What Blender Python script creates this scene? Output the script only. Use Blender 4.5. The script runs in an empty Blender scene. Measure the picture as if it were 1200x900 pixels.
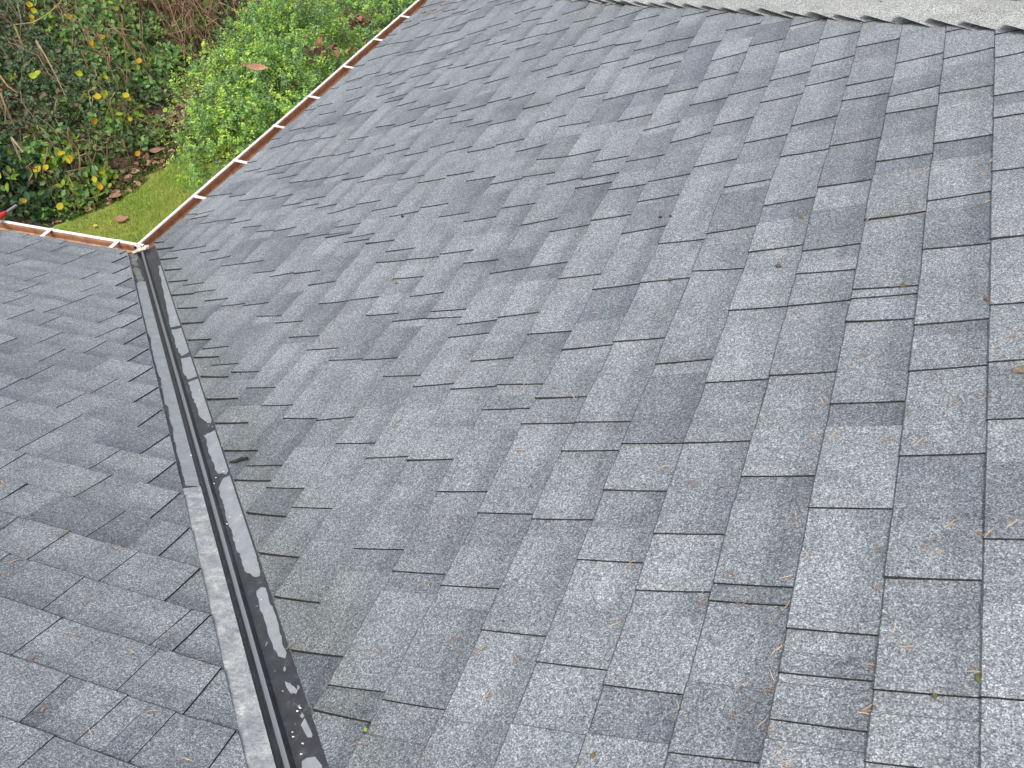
import bpy, bmesh, math, random
import numpy as np
from mathutils import Vector, Matrix
C = bpy.context.scene
random.seed(7); rng = np.random.default_rng(7)
# ------------------------------------------------------------------ camera
F_PX, YAW, TILT, ROLL = 1162.34, -0.408640, 0.710104, -0.0817956
CAM = np.array([3.29825, -3.17883, 2.59373])
fw = np.array([math.sin(YAW)*math.cos(TILT), math.cos(YAW)*math.cos(TILT), -math.sin(TILT)])
rt = np.cross(fw, [0, 0, 1]); rt /= np.linalg.norm(rt); up = np.cross(rt, fw)
r2 = math.cos(ROLL)*rt + math.sin(ROLL)*up; u2 = -math.sin(ROLL)*rt + math.cos(ROLL)*up
cd = bpy.data.cameras.new('camera'); cam = bpy.data.objects.new('camera', cd); C.collection.objects.link(cam)
cam.matrix_world = Matrix(((r2[0], u2[0], -fw[0], CAM[0]), (r2[1], u2[1], -fw[1], CAM[1]), (r2[2], u2[2], -fw[2], CAM[2]), (0, 0, 0, 1)))
cd.sensor_width = 36; cd.lens = 36*F_PX/1200; cd.clip_end = 2000; cd.clip_start = 0.05
C.camera = cam
# ------------------------------------------------------------------ sky, sun, exposure
SUN_EL, SUN_AZ = math.radians(58), math.radians(180)      # azimuth from +Y towards +X
world = bpy.data.worlds.new('World'); C.world = world; world.use_nodes = True
nt = world.node_tree; nt.nodes.clear()
wo = nt.nodes.new('ShaderNodeOutputWorld'); bg = nt.nodes.new('ShaderNodeBackground')
sky = nt.nodes.new('ShaderNodeTexSky'); sky.sky_type = 'NISHITA'; sky.sun_disc = False
sky.sun_elevation = SUN_EL; sky.sun_rotation = SUN_AZ; sky.air_density = 1.0; sky.dust_density = 4.0; sky.ozone_density = 1.0
hs = nt.nodes.new('ShaderNodeHueSaturation'); hs.inputs['Saturation'].default_value = 0.40
nt.links.new(sky.outputs[0], hs.inputs['Color']); nt.links.new(hs.outputs[0], bg.inputs['Color'])
bg.inputs['Strength'].default_value = 0.12; nt.links.new(bg.outputs[0], wo.inputs[0])
sd = bpy.data.lights.new('sun', 'SUN'); sun = bpy.data.objects.new('sun', sd); C.collection.objects.link(sun)
sd.energy = 1.2; sd.angle = math.radians(22); sd.color = (1.0, 0.965, 0.92)
sv = Vector((math.sin(SUN_AZ)*math.cos(SUN_EL), math.cos(SUN_AZ)*math.cos(SUN_EL), math.sin(SUN_EL)))
sun.rotation_euler = sv.to_track_quat('Z', 'Y').to_euler()
C.view_settings.view_transform = 'Standard'; C.view_settings.look = 'None'; C.view_settings.exposure = 0.97; C.view_settings.gamma = 1.0
C.render.engine = 'CYCLES'
# ------------------------------------------------------------------ measured layout (metres; roof corner at the origin)
CUTS_R = [(-1,0.301,0.291),(-1,0.344,0.343),(-1,0.549,0.509),(-1,0.808,0.795),(-1,0.816,0.796),(-1,1.085,1.066),(-1,1.996,1.993),(-1,2.313,2.301),(-1,2.577,2.51),(-1,2.827,2.849),(0,-0.047,-0.069),(0,-0.039,-0.054),(0,0.206,0.184),(0,0.474,0.442),(0,0.744,0.721),(0,1.074,1.051),(0,1.773,1.744),(0,2.009,1.979),(0,2.301,2.271),(0,2.516,2.464),(1,-0.069,-0.088),(1,-0.054,-0.086),(1,0.184,0.159),(1,0.38,0.353),(1,0.651,0.628),(1,0.74,0.729),(1,1.025,1.003),(1,1.527,1.529),(1,1.534,1.527),(1,1.914,1.884),(1,2.213,2.177),(1,2.495,2.48),(1,2.784,2.777),(2,-0.145,-0.163),(2,-0.14,-0.163),(2,0.117,0.105),(2,0.353,0.333),(2,0.547,0.54),(2,0.729,0.726),(2,0.984,0.948),(2,1.266,1.254),(2,1.666,1.628),(2,1.842,1.828),(2,2.166,2.118),(2,2.409,2.377),(2,2.81,2.785),(3,-0.447,-0.461),(3,-0.249,-0.258),(3,0.029,-0.002),(3,0.298,0.283),(3,0.454,0.425),(3,0.726,0.694),(3,1.206,1.191),(3,1.425,1.415),(3,1.55,1.544),(3,1.849,1.826),(3,2.14,2.103),(3,2.375,2.323),(3,2.448,2.452),(3,2.676,2.697),(4,-0.536,-0.549),(4,-0.334,-0.359),(4,-0.054,-0.088),(4,0.178,0.154),(4,0.41,0.398),(4,0.682,0.667),(4,1.279,1.249),(4,1.329,1.317),(4,1.611,1.594),(4,1.817,1.798),(4,2.105,2.089),(5,-0.634,-0.647),(5,-0.359,-0.379),(5,-0.099,-0.111),(5,0.112,0.089),(5,0.177,0.154),(5,0.386,0.386),(5,0.398,0.39),(5,0.598,0.586),(5,1.156,1.152),(5,1.383,1.374),(5,1.644,1.631),(5,1.849,1.842),(5,2.139,2.124),(5,2.618,2.591),(6,-0.702,-0.715),(6,-0.469,-0.492),(6,-0.194,-0.212),(6,0.053,0.032),(6,0.31,0.291),(6,0.622,0.605),(6,0.85,0.855),(6,0.855,0.853),(6,1.037,1.024),(6,1.291,1.264),(6,1.556,1.537),(6,1.897,1.873),(6,2.151,2.131),(7,-1.004,-1.015),(7,-0.73,-0.742),(7,-0.535,-0.547),(7,-0.253,-0.267),(7,-0.055,-0.049),(7,0.224,0.212),(7,0.511,0.504),(7,0.776,0.761),(7,0.993,0.987),(7,1.202,1.201),(7,1.475,1.478),(7,1.784,1.765),(7,2.0,1.987),(7,2.256,2.252),(8,-1.124,-1.137),(8,-1.119,-1.139),(8,-0.832,-0.86),(8,-0.832,-0.853),(8,-0.558,-0.572),(8,-0.301,-0.302),(8,-0.276,-0.294),(8,-0.216,-0.235),(8,-0.029,-0.051),(8,0.226,0.198),(8,0.428,0.405),(8,0.788,0.758),(8,0.893,0.876),(8,1.221,1.196),(8,1.476,1.458),(8,1.702,1.677),(8,2.024,1.977),(9,-1.186,-1.205),(9,-1.186,-1.202),(9,-0.903,-0.919),(9,-0.899,-0.922),(9,-0.668,-0.681),(9,-0.378,-0.398),(9,-0.342,-0.354),(9,-0.137,-0.153),(9,0.122,0.108),(9,0.44,0.421),(9,0.671,0.637),(9,0.804,0.798),(9,1.105,1.098),(9,1.555,1.545),(9,1.688,1.663),(10,-1.288,-1.306),(10,-1.287,-1.305),(10,-1.017,-1.031),(10,-1.009,-1.029),(10,-0.815,-0.829),(10,-0.435,-0.447),(10,-0.231,-0.242),(10,0.037,0.021),(10,0.325,0.312),(10,0.564,0.55),(10,0.814,0.796),(10,1.294,1.289),(10,1.646,1.635),(10,1.927,1.926),(11,-1.394,-1.41),(11,-1.114,-1.127),(11,-1.111,-1.129),(11,-0.824,-0.841),(11,-0.602,-0.626),(11,-0.527,-0.543),(11,-0.215,-0.235),(11,0.041,0.023),(11,0.254,0.231),(11,0.501,0.481),(11,0.757,0.753),(11,1.066,1.053),(11,1.354,1.326),(11,1.712,1.681),(12,-1.67,-1.679),(12,-1.469,-1.487),(12,-1.194,-1.207),(12,-0.944,-0.963),(12,-0.736,-0.762),(12,-0.619,-0.64),(12,-0.333,-0.348),(12,-0.066,-0.079),(12,0.251,0.238),(12,0.585,0.57),(12,0.912,0.893),(12,1.164,1.15),(12,1.29,1.264),(12,1.536,1.522),(13,-1.861,-1.869),(13,-1.858,-1.868),(13,-1.764,-1.777),(13,-1.495,-1.499),(13,-1.214,-1.227),(13,-1.009,-1.024),(13,-0.873,-0.884),(13,-0.622,-0.634),(13,-0.41,-0.427),(13,-0.145,-0.156),(13,0.132,0.128),(13,0.381,0.377),(13,0.635,0.637),(13,0.844,0.843),(13,1.127,1.116),(13,1.343,1.334),(13,1.553,1.552),(14,-1.999,-2.009),(14,-1.998,-2.01),(14,-1.843,-1.854),(14,-1.607,-1.62),(14,-1.322,-1.337),(14,-1.027,-1.05),(14,-0.99,-1.013),(14,-0.722,-0.741),(14,-0.143,-0.165),(14,0.002,-0.033),(14,0.275,0.248),(14,0.544,0.518),(14,0.867,0.846),(14,1.092,1.057),(14,1.399,1.366),(15,-2.136,-2.14),(15,-2.134,-2.138),(15,-1.676,-1.684),(15,-1.391,-1.397),(15,-1.153,-1.164),(15,-1.087,-1.099),(15,-0.819,-0.827),(15,-0.528,-0.532),(15,-0.256,-0.26),(15,-0.033,-0.042),(15,0.439,0.433),(15,0.741,0.73),(15,0.923,0.912),(15,1.17,1.176),(16,-2.275,-2.282),(16,-1.985,-1.99),(16,-1.7,-1.708),(16,-1.426,-1.432),(16,-1.295,-1.303),(16,-1.087,-1.099),(16,-0.827,-0.839),(16,-0.619,-0.629),(16,-0.345,-0.356),(16,-0.277,-0.286),(16,-0.142,-0.153),(16,0.177,0.169),(16,0.434,0.426),(16,0.65,0.638),(16,0.744,0.734),(16,0.929,0.892),(17,-2.414,-2.416),(17,-2.338,-2.343),(17,-2.05,-2.058),(17,-1.812,-1.821),(17,-1.527,-1.538),(17,-1.425,-1.44),(17,-1.199,-1.214),(17,-0.93,-0.942),(17,-0.604,-0.619),(17,-0.409,-0.428),(17,-0.201,-0.217),(17,0.038,0.035),(17,0.344,0.324),(17,0.769,0.748),(18,-2.359,-2.368),(18,-2.087,-2.093),(18,-1.885,-1.894),(18,-1.599,-1.609),(18,-1.5,-1.509),(18,-1.3,-1.305),(18,-1.027,-1.035),(18,-0.728,-0.737),(18,-0.548,-0.557),(18,-0.412,-0.423),(18,-0.123,-0.122),(18,0.17,0.155),(18,0.386,0.366),(18,0.548,0.542),(18,0.858,0.839),(19,-2.192,-2.2),(19,-1.906,-1.913),(19,-1.703,-1.712),(19,-1.605,-1.614),(19,-1.293,-1.302),(19,-1.029,-1.04),(19,-0.373,-0.384),(19,-0.069,-0.085),(19,0.175,0.164),(19,0.594,0.574),(20,-2.256,-2.265),(20,-2.017,-2.027),(20,-1.832,-1.842),(20,-1.69,-1.701),(20,-1.404,-1.409),(20,-0.822,-0.832),(20,-0.572,-0.581),(20,-0.27,-0.284),(20,0.03,0.019),(20,0.212,0.196),(20,0.446,0.432),(20,0.695,0.685),(21,-2.294,-2.301),(21,-2.089,-2.092),(21,-1.955,-1.962),(21,-1.701,-1.704),(21,-1.494,-1.5),(21,-1.221,-1.232),(21,-0.959,-0.964),(21,-0.732,-0.737),(21,-0.436,-0.448),(21,-0.225,-0.233),(21,0.08,0.072),(21,0.242,0.226),(21,0.458,0.434),(22,-2.405,-2.408),(22,-2.111,-2.122),(22,-2.072,-2.083),(22,-1.808,-1.816),(22,-1.489,-1.498),(22,-1.231,-1.237),(22,-1.097,-1.113),(22,-0.992,-1.003),(22,-0.685,-0.696),(22,-0.432,-0.447),(22,-0.125,-0.147),(22,-0.012,-0.027),(22,0.296,0.264),(23,-2.333,-2.343),(23,-2.249,-2.257),(23,-2.166,-2.176),(23,-1.901,-1.909),(23,-1.604,-1.614),(23,-1.328,-1.341),(23,-1.232,-1.246),(23,-1.193,-1.213),(23,-0.9,-0.908),(23,-0.595,-0.604),(23,-0.298,-0.316),(23,-0.182,-0.181),(23,0.076,0.062),(24,-2.39,-2.392),(24,-2.271,-2.277),(24,-2.065,-2.071),(24,-1.772,-1.778),(24,-1.523,-1.528),(24,-1.364,-1.369),(24,-1.069,-1.086),(24,-0.859,-0.865),(24,-0.55,-0.563),(24,-0.239,-0.257),(24,0.02,0.013),(25,-2.275,-2.281),(25,-1.984,-1.991),(25,-1.686,-1.696),(25,-1.519,-1.524),(25,-1.321,-1.331),(25,-1.071,-1.083),(25,-0.765,-0.779),(25,-0.472,-0.483),(25,-0.336,-0.352),(25,-0.067,-0.079)]
CUTS_L = [(1,-0.082,-0.083),(1,0.189,0.168),(2,0.367,0.359),(3,-0.187,-0.197),(3,0.121,0.115),(4,-0.262,-0.275),(4,0.026,0.016),(5,-0.536,-0.535),(5,-0.275,-0.276),(5,-0.054,-0.058),(6,-0.644,-0.653),(6,-0.364,-0.384),(6,-0.224,-0.23),(7,-0.711,-0.731),(7,-0.502,-0.523),(8,-0.995,-1.004),(8,-0.422,-0.432),(9,-1.004,-1.019),(9,-0.728,-0.746),(10,-1.002,-1.009),(10,-0.734,-0.751),(11,-1.431,-1.438),(11,-1.115,-1.122),(11,-0.856,-0.858),(12,-1.384,-1.395),(12,-1.123,-1.132),(13,-1.473,-1.472),(13,-1.463,-1.469),(13,-1.17,-1.182),(14,-1.641,-1.644),(14,-1.318,-1.329),(15,-1.801,-1.808),(15,-1.593,-1.601),(16,-2.062,-2.064),(16,-2.06,-2.063),(16,-1.766,-1.78),(17,-2.09,-2.101),(17,-1.836,-1.839),(17,-1.828,-1.836),(18,-2.241,-2.25),(18,-2.129,-2.131),(18,-1.99,-2.002),(19,-2.086,-2.088)]
NEEDLES_R = [(3.283,-1.917,1.231),(3.284,-1.941,1.231),(3.487,-1.998,1.308),(3.421,-1.997,1.283),(3.31,-2.015,1.241),(3.193,-2.053,1.197),(3.286,-2.052,1.232),(3.524,-1.95,1.321),(3.606,-1.951,1.352),(3.565,-1.966,1.337),(3.577,-1.975,1.341),(3.154,-2.09,1.183),(3.153,-2.118,1.182),(3.221,-2.118,1.208),(3.292,-2.117,1.234),(3.427,-2.08,1.285),(3.452,-2.16,1.294),(3.475,-2.199,1.303),(3.291,-2.204,1.234),(3.432,-2.228,1.287),(3.293,-2.254,1.235),(3.25,-2.277,1.219),(3.288,-2.278,1.233),(3.252,-2.333,1.219),(3.291,-2.333,1.234),(3.31,-2.356,1.241),(3.321,-2.386,1.245),(3.332,-2.407,1.249),(3.563,-2.23,1.336),(3.431,-2.302,1.287),(3.428,-2.312,1.286),(3.512,-2.014,1.317),(3.343,-1.451,1.254),(3.519,-1.621,1.32),(3.562,-1.615,1.336),(3.413,-1.721,1.28),(3.314,-1.698,1.243),(3.28,-1.694,1.23),(3.285,-1.587,1.232),(3.605,-1.443,1.352),(3.465,-1.738,1.299),(3.143,-1.832,1.179),(3.073,-1.819,1.152),(3.076,-1.689,1.153),(3.143,-1.16,1.179),(1.839,-0.754,0.69),(2.676,-1.141,1.003),(2.876,-1.208,1.078),(2.732,-1.503,1.024),(2.668,-1.475,1.0),(2.663,-1.694,0.998),(2.563,-1.361,0.961),(2.26,-1.547,0.848),(2.068,-1.452,0.776),(2.573,-1.432,0.965),(2.337,-1.339,0.876),(3.006,-1.765,1.127),(3.007,-2.031,1.127),(3.014,-2.162,1.13),(2.859,-2.252,1.072),(2.784,-2.242,1.044),(2.756,-2.217,1.033),(2.711,-2.219,1.017),(2.574,-2.256,0.965),(2.598,-2.084,0.974),(2.753,-2.453,1.032),(2.757,-2.482,1.034),(2.838,-2.332,1.064),(3.165,-2.321,1.187),(2.635,-2.453,0.988),(2.06,-1.951,0.772),(2.489,-2.325,0.933),(2.346,-2.255,0.88),(3.364,-0.89,1.261),(3.425,-0.893,1.284),(3.143,-0.828,1.178),(3.307,-0.896,1.24),(3.569,-0.72,1.338),(3.566,-0.902,1.337),(3.427,-0.699,1.285)]
NEEDLES_L = [(1.585,-2.227,0.835),(1.606,-2.281,0.855),(1.843,-2.276,0.853),(1.908,-2.382,0.893),(2.043,-2.375,0.891),(1.883,-2.468,0.926),(2.136,-2.572,0.964),(2.203,-2.49,0.934),(2.338,-2.565,0.962),(2.012,-2.564,0.962),(2.18,-2.336,0.876),(2.063,-2.285,0.857),(1.592,-2.087,0.782),(1.745,-2.079,0.78),(1.002,-1.43,0.536),(0.93,-1.297,0.486),(1.033,-1.459,0.547),(1.44,-1.885,0.707),(1.253,-1.962,0.736)]
BITS = [(3.403,-1.203,1.276),(3.119,-1.044,1.17),(3.565,-1.296,1.337),(2.847,-1.033,1.068),(2.735,-0.673,1.026),(2.77,-0.69,1.039),(1.629,-0.252,0.611),(1.858,-0.768,0.697),(3.143,-0.828,1.178),(3.566,-2.243,1.337),(3.514,-2.276,1.318),(3.057,-2.424,1.146),(3.62,-1.555,1.357),(2.628,-2.42,0.985),(1.823,1.156,0.684)]
TWIG = [(0.102,3.18,0.038),(0.22,3.017,0.083),(0.273,3.006,0.102),(0.301,3.063,0.113),(0.298,3.114,0.112),(0.293,3.217,0.11)]
STICK = [(1.755,-1.653,0.658),(1.773,-1.651,0.665),(1.792,-1.642,0.672),(1.812,-1.64,0.68)]
PATCH_R = [[(0.301,-0.05),(0.28,-0.0789),(1.215,-0.0699),(1.169,-0.0224)],[(1.202,-0.0227),(1.242,-0.0667),(1.521,-0.0659),(1.515,-0.0317),(1.464,-0.0234)],[(1.534,-0.026),(1.568,-0.0601),(1.74,-0.0688),(1.771,-0.0615),(1.753,-0.0273),(1.656,-0.0188)],[(1.774,-0.0248),(1.793,-0.0652),(2.152,-0.0655),(2.168,-0.0572),(2.157,-0.0439),(2.089,-0.0291)],[(2.225,-0.0257),(2.232,-0.0656),(2.517,-0.0636),(2.525,-0.0517),(2.487,-0.0304),(2.425,-0.0258)],[(2.575,-0.0226),(2.541,-0.0384),(2.55,-0.0636),(2.788,-0.0695),(2.955,-0.063),(3.068,-0.0576),(3.066,-0.0446),(3.014,-0.0245),(2.91,-0.0215),(2.73,-0.0193)],[(3.118,-0.0347),(3.113,-0.0468),(3.127,-0.0573),(3.221,-0.06),(3.378,-0.0578),(3.387,-0.0518),(3.368,-0.0379),(3.287,-0.034),(3.189,-0.0344)],[(3.449,-0.0384),(3.468,-0.0476),(3.5,-0.0557),(3.504,-0.0511),(3.484,-0.0383)],[(3.589,-0.0427),(3.577,-0.0547),(3.599,-0.0548),(3.632,-0.056),(3.637,-0.0511),(3.63,-0.0457)],[(3.676,-0.0222),(3.671,-0.0321),(3.683,-0.0486),(3.712,-0.0555),(3.736,-0.0529),(3.71,-0.0177)]]
PATCH_L = [[(0.449,-0.0534),(0.532,-0.0621),(1.162,-0.063),(1.237,-0.0558),(1.507,-0.0637),(1.683,-0.0547),(1.919,-0.0605),(1.935,-0.054),(2.227,-0.0574),(2.451,-0.0576),(2.515,-0.0574),(2.532,-0.0162),(2.332,-0.0098),(2.075,-0.0098),(1.611,0.0002),(1.121,-0.0026),(0.766,-0.0079),(0.54,-0.0161),(0.456,-0.0138)]]
FLECKS = [(2.33,0.0226),(2.517,-0.0233),(2.543,-0.014),(2.359,-0.0665),(2.51,-0.0486),(2.778,-0.0166),(2.754,-0.0279),(2.777,-0.0564),(2.882,-0.031),(1.04,-0.0862),(1.093,-0.0495),(1.221,-0.0281),(1.76,-0.0993),(3.161,-0.0418),(3.552,-0.0438),(3.548,-0.0504),(3.658,-0.0266),(3.637,-0.035),(3.595,-0.0228),(3.607,-0.0221),(2.817,-0.0079),(1.897,-0.0546)]
CANES = [[[-6.27,5.42,-1.52],[-6.25,5.66,-1.59],[-6.33,5.99,-1.62],[-6.44,6.32,-1.62],[-6.57,6.63,-1.61],[-6.67,6.84,-1.58]],[[-5.96,4.65,-1.58],[-5.82,4.58,-1.69],[-5.69,4.52,-1.79],[-5.6,4.53,-1.86]],[[-6.05,5.43,-1.69],[-5.83,5.28,-1.81],[-5.62,5.12,-1.93],[-5.39,4.93,-2.04]],[[-5.67,4.38,-1.8],[-5.55,4.27,-1.89],[-5.43,4.08,-1.98]],[[-6.38,8.22,-2.17],[-6.14,8.23,-2.39],[-5.7,7.54,-2.53]],[[-6.19,7.0,-1.99],[-5.64,6.25,-2.2],[-5.37,5.85,-2.33]],[[-5.85,5.83,-1.94],[-5.71,6.05,-2.1],[-5.54,5.78,-2.15]],[[-5.31,3.99,-2.07],[-5.16,3.93,-2.18]]]
YELLOW = [[-6.49,5.93,-1.48],[-6.42,5.9,-1.53],[-6.34,5.75,-1.55],[-6.3,5.71,-1.57],[-6.29,6.26,-1.72],[-6.56,6.89,-1.68],[-5.91,6.1,-1.97],[-5.93,6.09,-1.94],[-5.97,6.33,-1.98],[-6.31,7.07,-1.92],[-5.69,4.88,-1.81],[-5.7,4.96,-1.82],[-5.61,5.44,-2.02],[-5.31,5.29,-2.2],[-5.28,5.69,-2.36],[-5.25,5.68,-2.4],[-5.5,5.7,-2.17],[-5.33,5.42,-2.22],[-5.01,4.26,-2.33],[-4.95,4.29,-2.39],[-4.94,4.25,-2.39],[-5.02,4.23,-2.32],[-4.69,4.38,-2.57],[-4.67,4.23,-2.58],[-4.59,4.18,-2.6],[-4.53,4.14,-2.6],[-4.6,4.87,-2.6],[-6.33,8.24,-2.21],[-6.16,8.66,-2.4],[-5.0,6.13,-2.6],[-4.95,5.88,-2.6],[-5.02,5.36,-2.48],[-4.66,3.67,-2.58],[-4.88,3.47,-2.44],[-4.99,3.97,-2.34],[-5.02,3.88,-2.32],[-4.95,3.87,-2.39],[-5.28,3.67,-2.1],[-5.24,3.67,-2.12],[-5.08,4.9,-2.29],[-5.61,6.42,-2.29],[-5.36,5.16,-2.13],[-5.53,8.82,-2.41],[-5.58,8.72,-2.48]]
PITCH = 0.358755; CP, SP, TP = math.cos(PITCH), math.sin(PITCH), math.tan(PITCH)
EXPO = 0.143; S0 = {'R': 0.2359, 'L': 0.0691, 'H': 0.10}
HIPY = 3.90            # y of the outer eave corner (hip foot)
RIDGE = 4.6            # x of the ridge
EDGE = 0.067           # shingles stop this far from the valley line
GROUND = -2.6
# ------------------------------------------------------------------ helpers
def link(o, parent=None):
    C.collection.objects.link(o)
    if parent is not None: o.parent = parent
    return o
def tag(o, label=None, cat=None, group=None, kind=None):
    if label: o['label'] = label
    if cat: o['category'] = cat
    if group: o['group'] = group
    if kind: o['kind'] = kind
    return o
def empty(name, loc=(0, 0, 0)):
    o = bpy.data.objects.new(name, None); o.location = loc; o.empty_display_size = .2
    return link(o)
class MB:
    """collects vertices, faces and one colour per face"""
    def __init__(s): s.v = []; s.f = []; s.c = []; s.m = []
    def add(s, vs, fs, col=(1, 1, 1), mi=0):
        b = len(s.v); s.v += [tuple(p) for p in vs]
        for f in fs: s.f.append(tuple(b+i for i in f))
        if isinstance(col, list): s.c += col
        else: s.c += [col]*len(fs)
        s.m += [mi]*len(fs)
    def box(s, c, d, col=(1, 1, 1), M=None):
        vs = [Vector((sx*d[0]/2, sy*d[1]/2, sz*d[2]/2)) for sx in (-1, 1) for sy in (-1, 1) for sz in (-1, 1)]
        if M is not None: vs = [M @ v for v in vs]
        vs = [v+Vector(c) for v in vs]
        s.add(vs, [(0, 1, 3, 2), (4, 6, 7, 5), (0, 4, 5, 1), (2, 3, 7, 6), (0, 2, 6, 4), (1, 5, 7, 3)], col)
    def tube(s, pts, rad, n=6, col=(1, 1, 1), cap=True):
        P = [Vector(p) for p in pts]
        if not hasattr(rad, '__len__'): rad = [rad]*len(P)
        vs = []; fs = []
        for i, p in enumerate(P):
            t = (P[min(i+1, len(P)-1)]-P[max(i-1, 0)]).normalized()
            a = t.orthogonal().normalized() if i == 0 else (pa - t*pa.dot(t)).normalized()
            pa = a; b = t.cross(a)
            for k in range(n):
                q = 2*math.pi*k/n; vs.append(p+(a*math.cos(q)+b*math.sin(q))*rad[i])
        for i in range(len(P)-1):
            for k in range(n):
                fs.append((i*n+k, i*n+(k+1) % n, (i+1)*n+(k+1) % n, (i+1)*n+k))
        if cap: fs += [tuple(range(n))[::-1], tuple(range((len(P)-1)*n, len(P)*n))]
        s.add(vs, fs, col)
    def build(s, name, mat, parent=None, loc=(0, 0, 0), smooth=False):
        me = bpy.data.meshes.new(name)
        L = Vector(loc)
        me.from_pydata([(x-L.x, y-L.y, z-L.z) for x, y, z in s.v], [], s.f)
        for m in (mat if isinstance(mat, (list, tuple)) else [mat]): me.materials.append(m)
        if s.f:
            ca = me.color_attributes.new('Col', 'FLOAT_COLOR', 'CORNER')
            n = np.array([len(f) for f in s.f]); cc = np.repeat(np.array([(c[0], c[1], c[2], 1.0) for c in s.c], dtype=np.float32), n, axis=0)
            ca.data.foreach_set('color', cc.ravel())
            me.polygons.foreach_set('material_index', s.m)
            if smooth: me.polygons.foreach_set('use_smooth', [True]*len(s.f))
        me.validate(); me.update()
        o = bpy.data.objects.new(name, me); o.location = loc
        return link(o, parent)
def np_mesh(name, V, Fq, col, mat, parent=None):
    """big leaf meshes: V (n,3), F (m,k) index array, col (m,3)"""
    me = bpy.data.meshes.new(name); m, k = Fq.shape
    me.vertices.add(len(V)); me.vertices.foreach_set('co', V.astype(np.float32).ravel())
    me.loops.add(m*k); me.loops.foreach_set('vertex_index', Fq.astype(np.int32).ravel())
    me.polygons.add(m); me.polygons.foreach_set('loop_start', np.arange(0, m*k, k, dtype=np.int32)); me.polygons.foreach_set('loop_total', np.full(m, k, dtype=np.int32))
    me.materials.append(mat); me.update(calc_edges=True)
    ca = me.color_attributes.new('Col', 'FLOAT_COLOR', 'CORNER')
    cc = np.repeat(np.concatenate([col, np.ones((m, 1))], 1).astype(np.float32), k, axis=0); ca.data.foreach_set('color', cc.ravel())
    return link(bpy.data.objects.new(name, me), parent)
# ------------------------------------------------------------------ materials
def mat(name):
    m = bpy.data.materials.new(name); m.use_nodes = True; t = m.node_tree
    return m, t, t.nodes['Principled BSDF']
def N(t, typ, **kw):
    n = t.nodes.new(typ)
    for k, v in kw.items():
        if k in n.inputs.keys(): n.inputs[k].default_value = v
        else: setattr(n, k, v)
    return n
def ramp(t, src, stops, interp='LINEAR'):
    r = t.nodes.new('ShaderNodeValToRGB'); r.color_ramp.interpolation = interp
    el = r.color_ramp.elements
    while len(el) < len(stops): el.new(.5)
    for e, (p, c) in zip(el, stops): e.position = p; e.color = (c, c, c, 1) if not hasattr(c, '__len__') else (*c, 1)
    t.links.new(src, r.inputs[0]); return r.outputs[0]
def mul(t, a, b, fac=1.0, mode='MULTIPLY'):
    n = t.nodes.new('ShaderNodeMix'); n.data_type = 'RGBA'; n.blend_type = mode
    for s, i in ((fac, 0), (a, 6), (b, 7)):
        if hasattr(s, 'links'): t.links.new(s, n.inputs[i])
        elif i == 0: n.inputs[0].default_value = s
        else: n.inputs[i].default_value = (*s, 1)
    return n.outputs[2]
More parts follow.
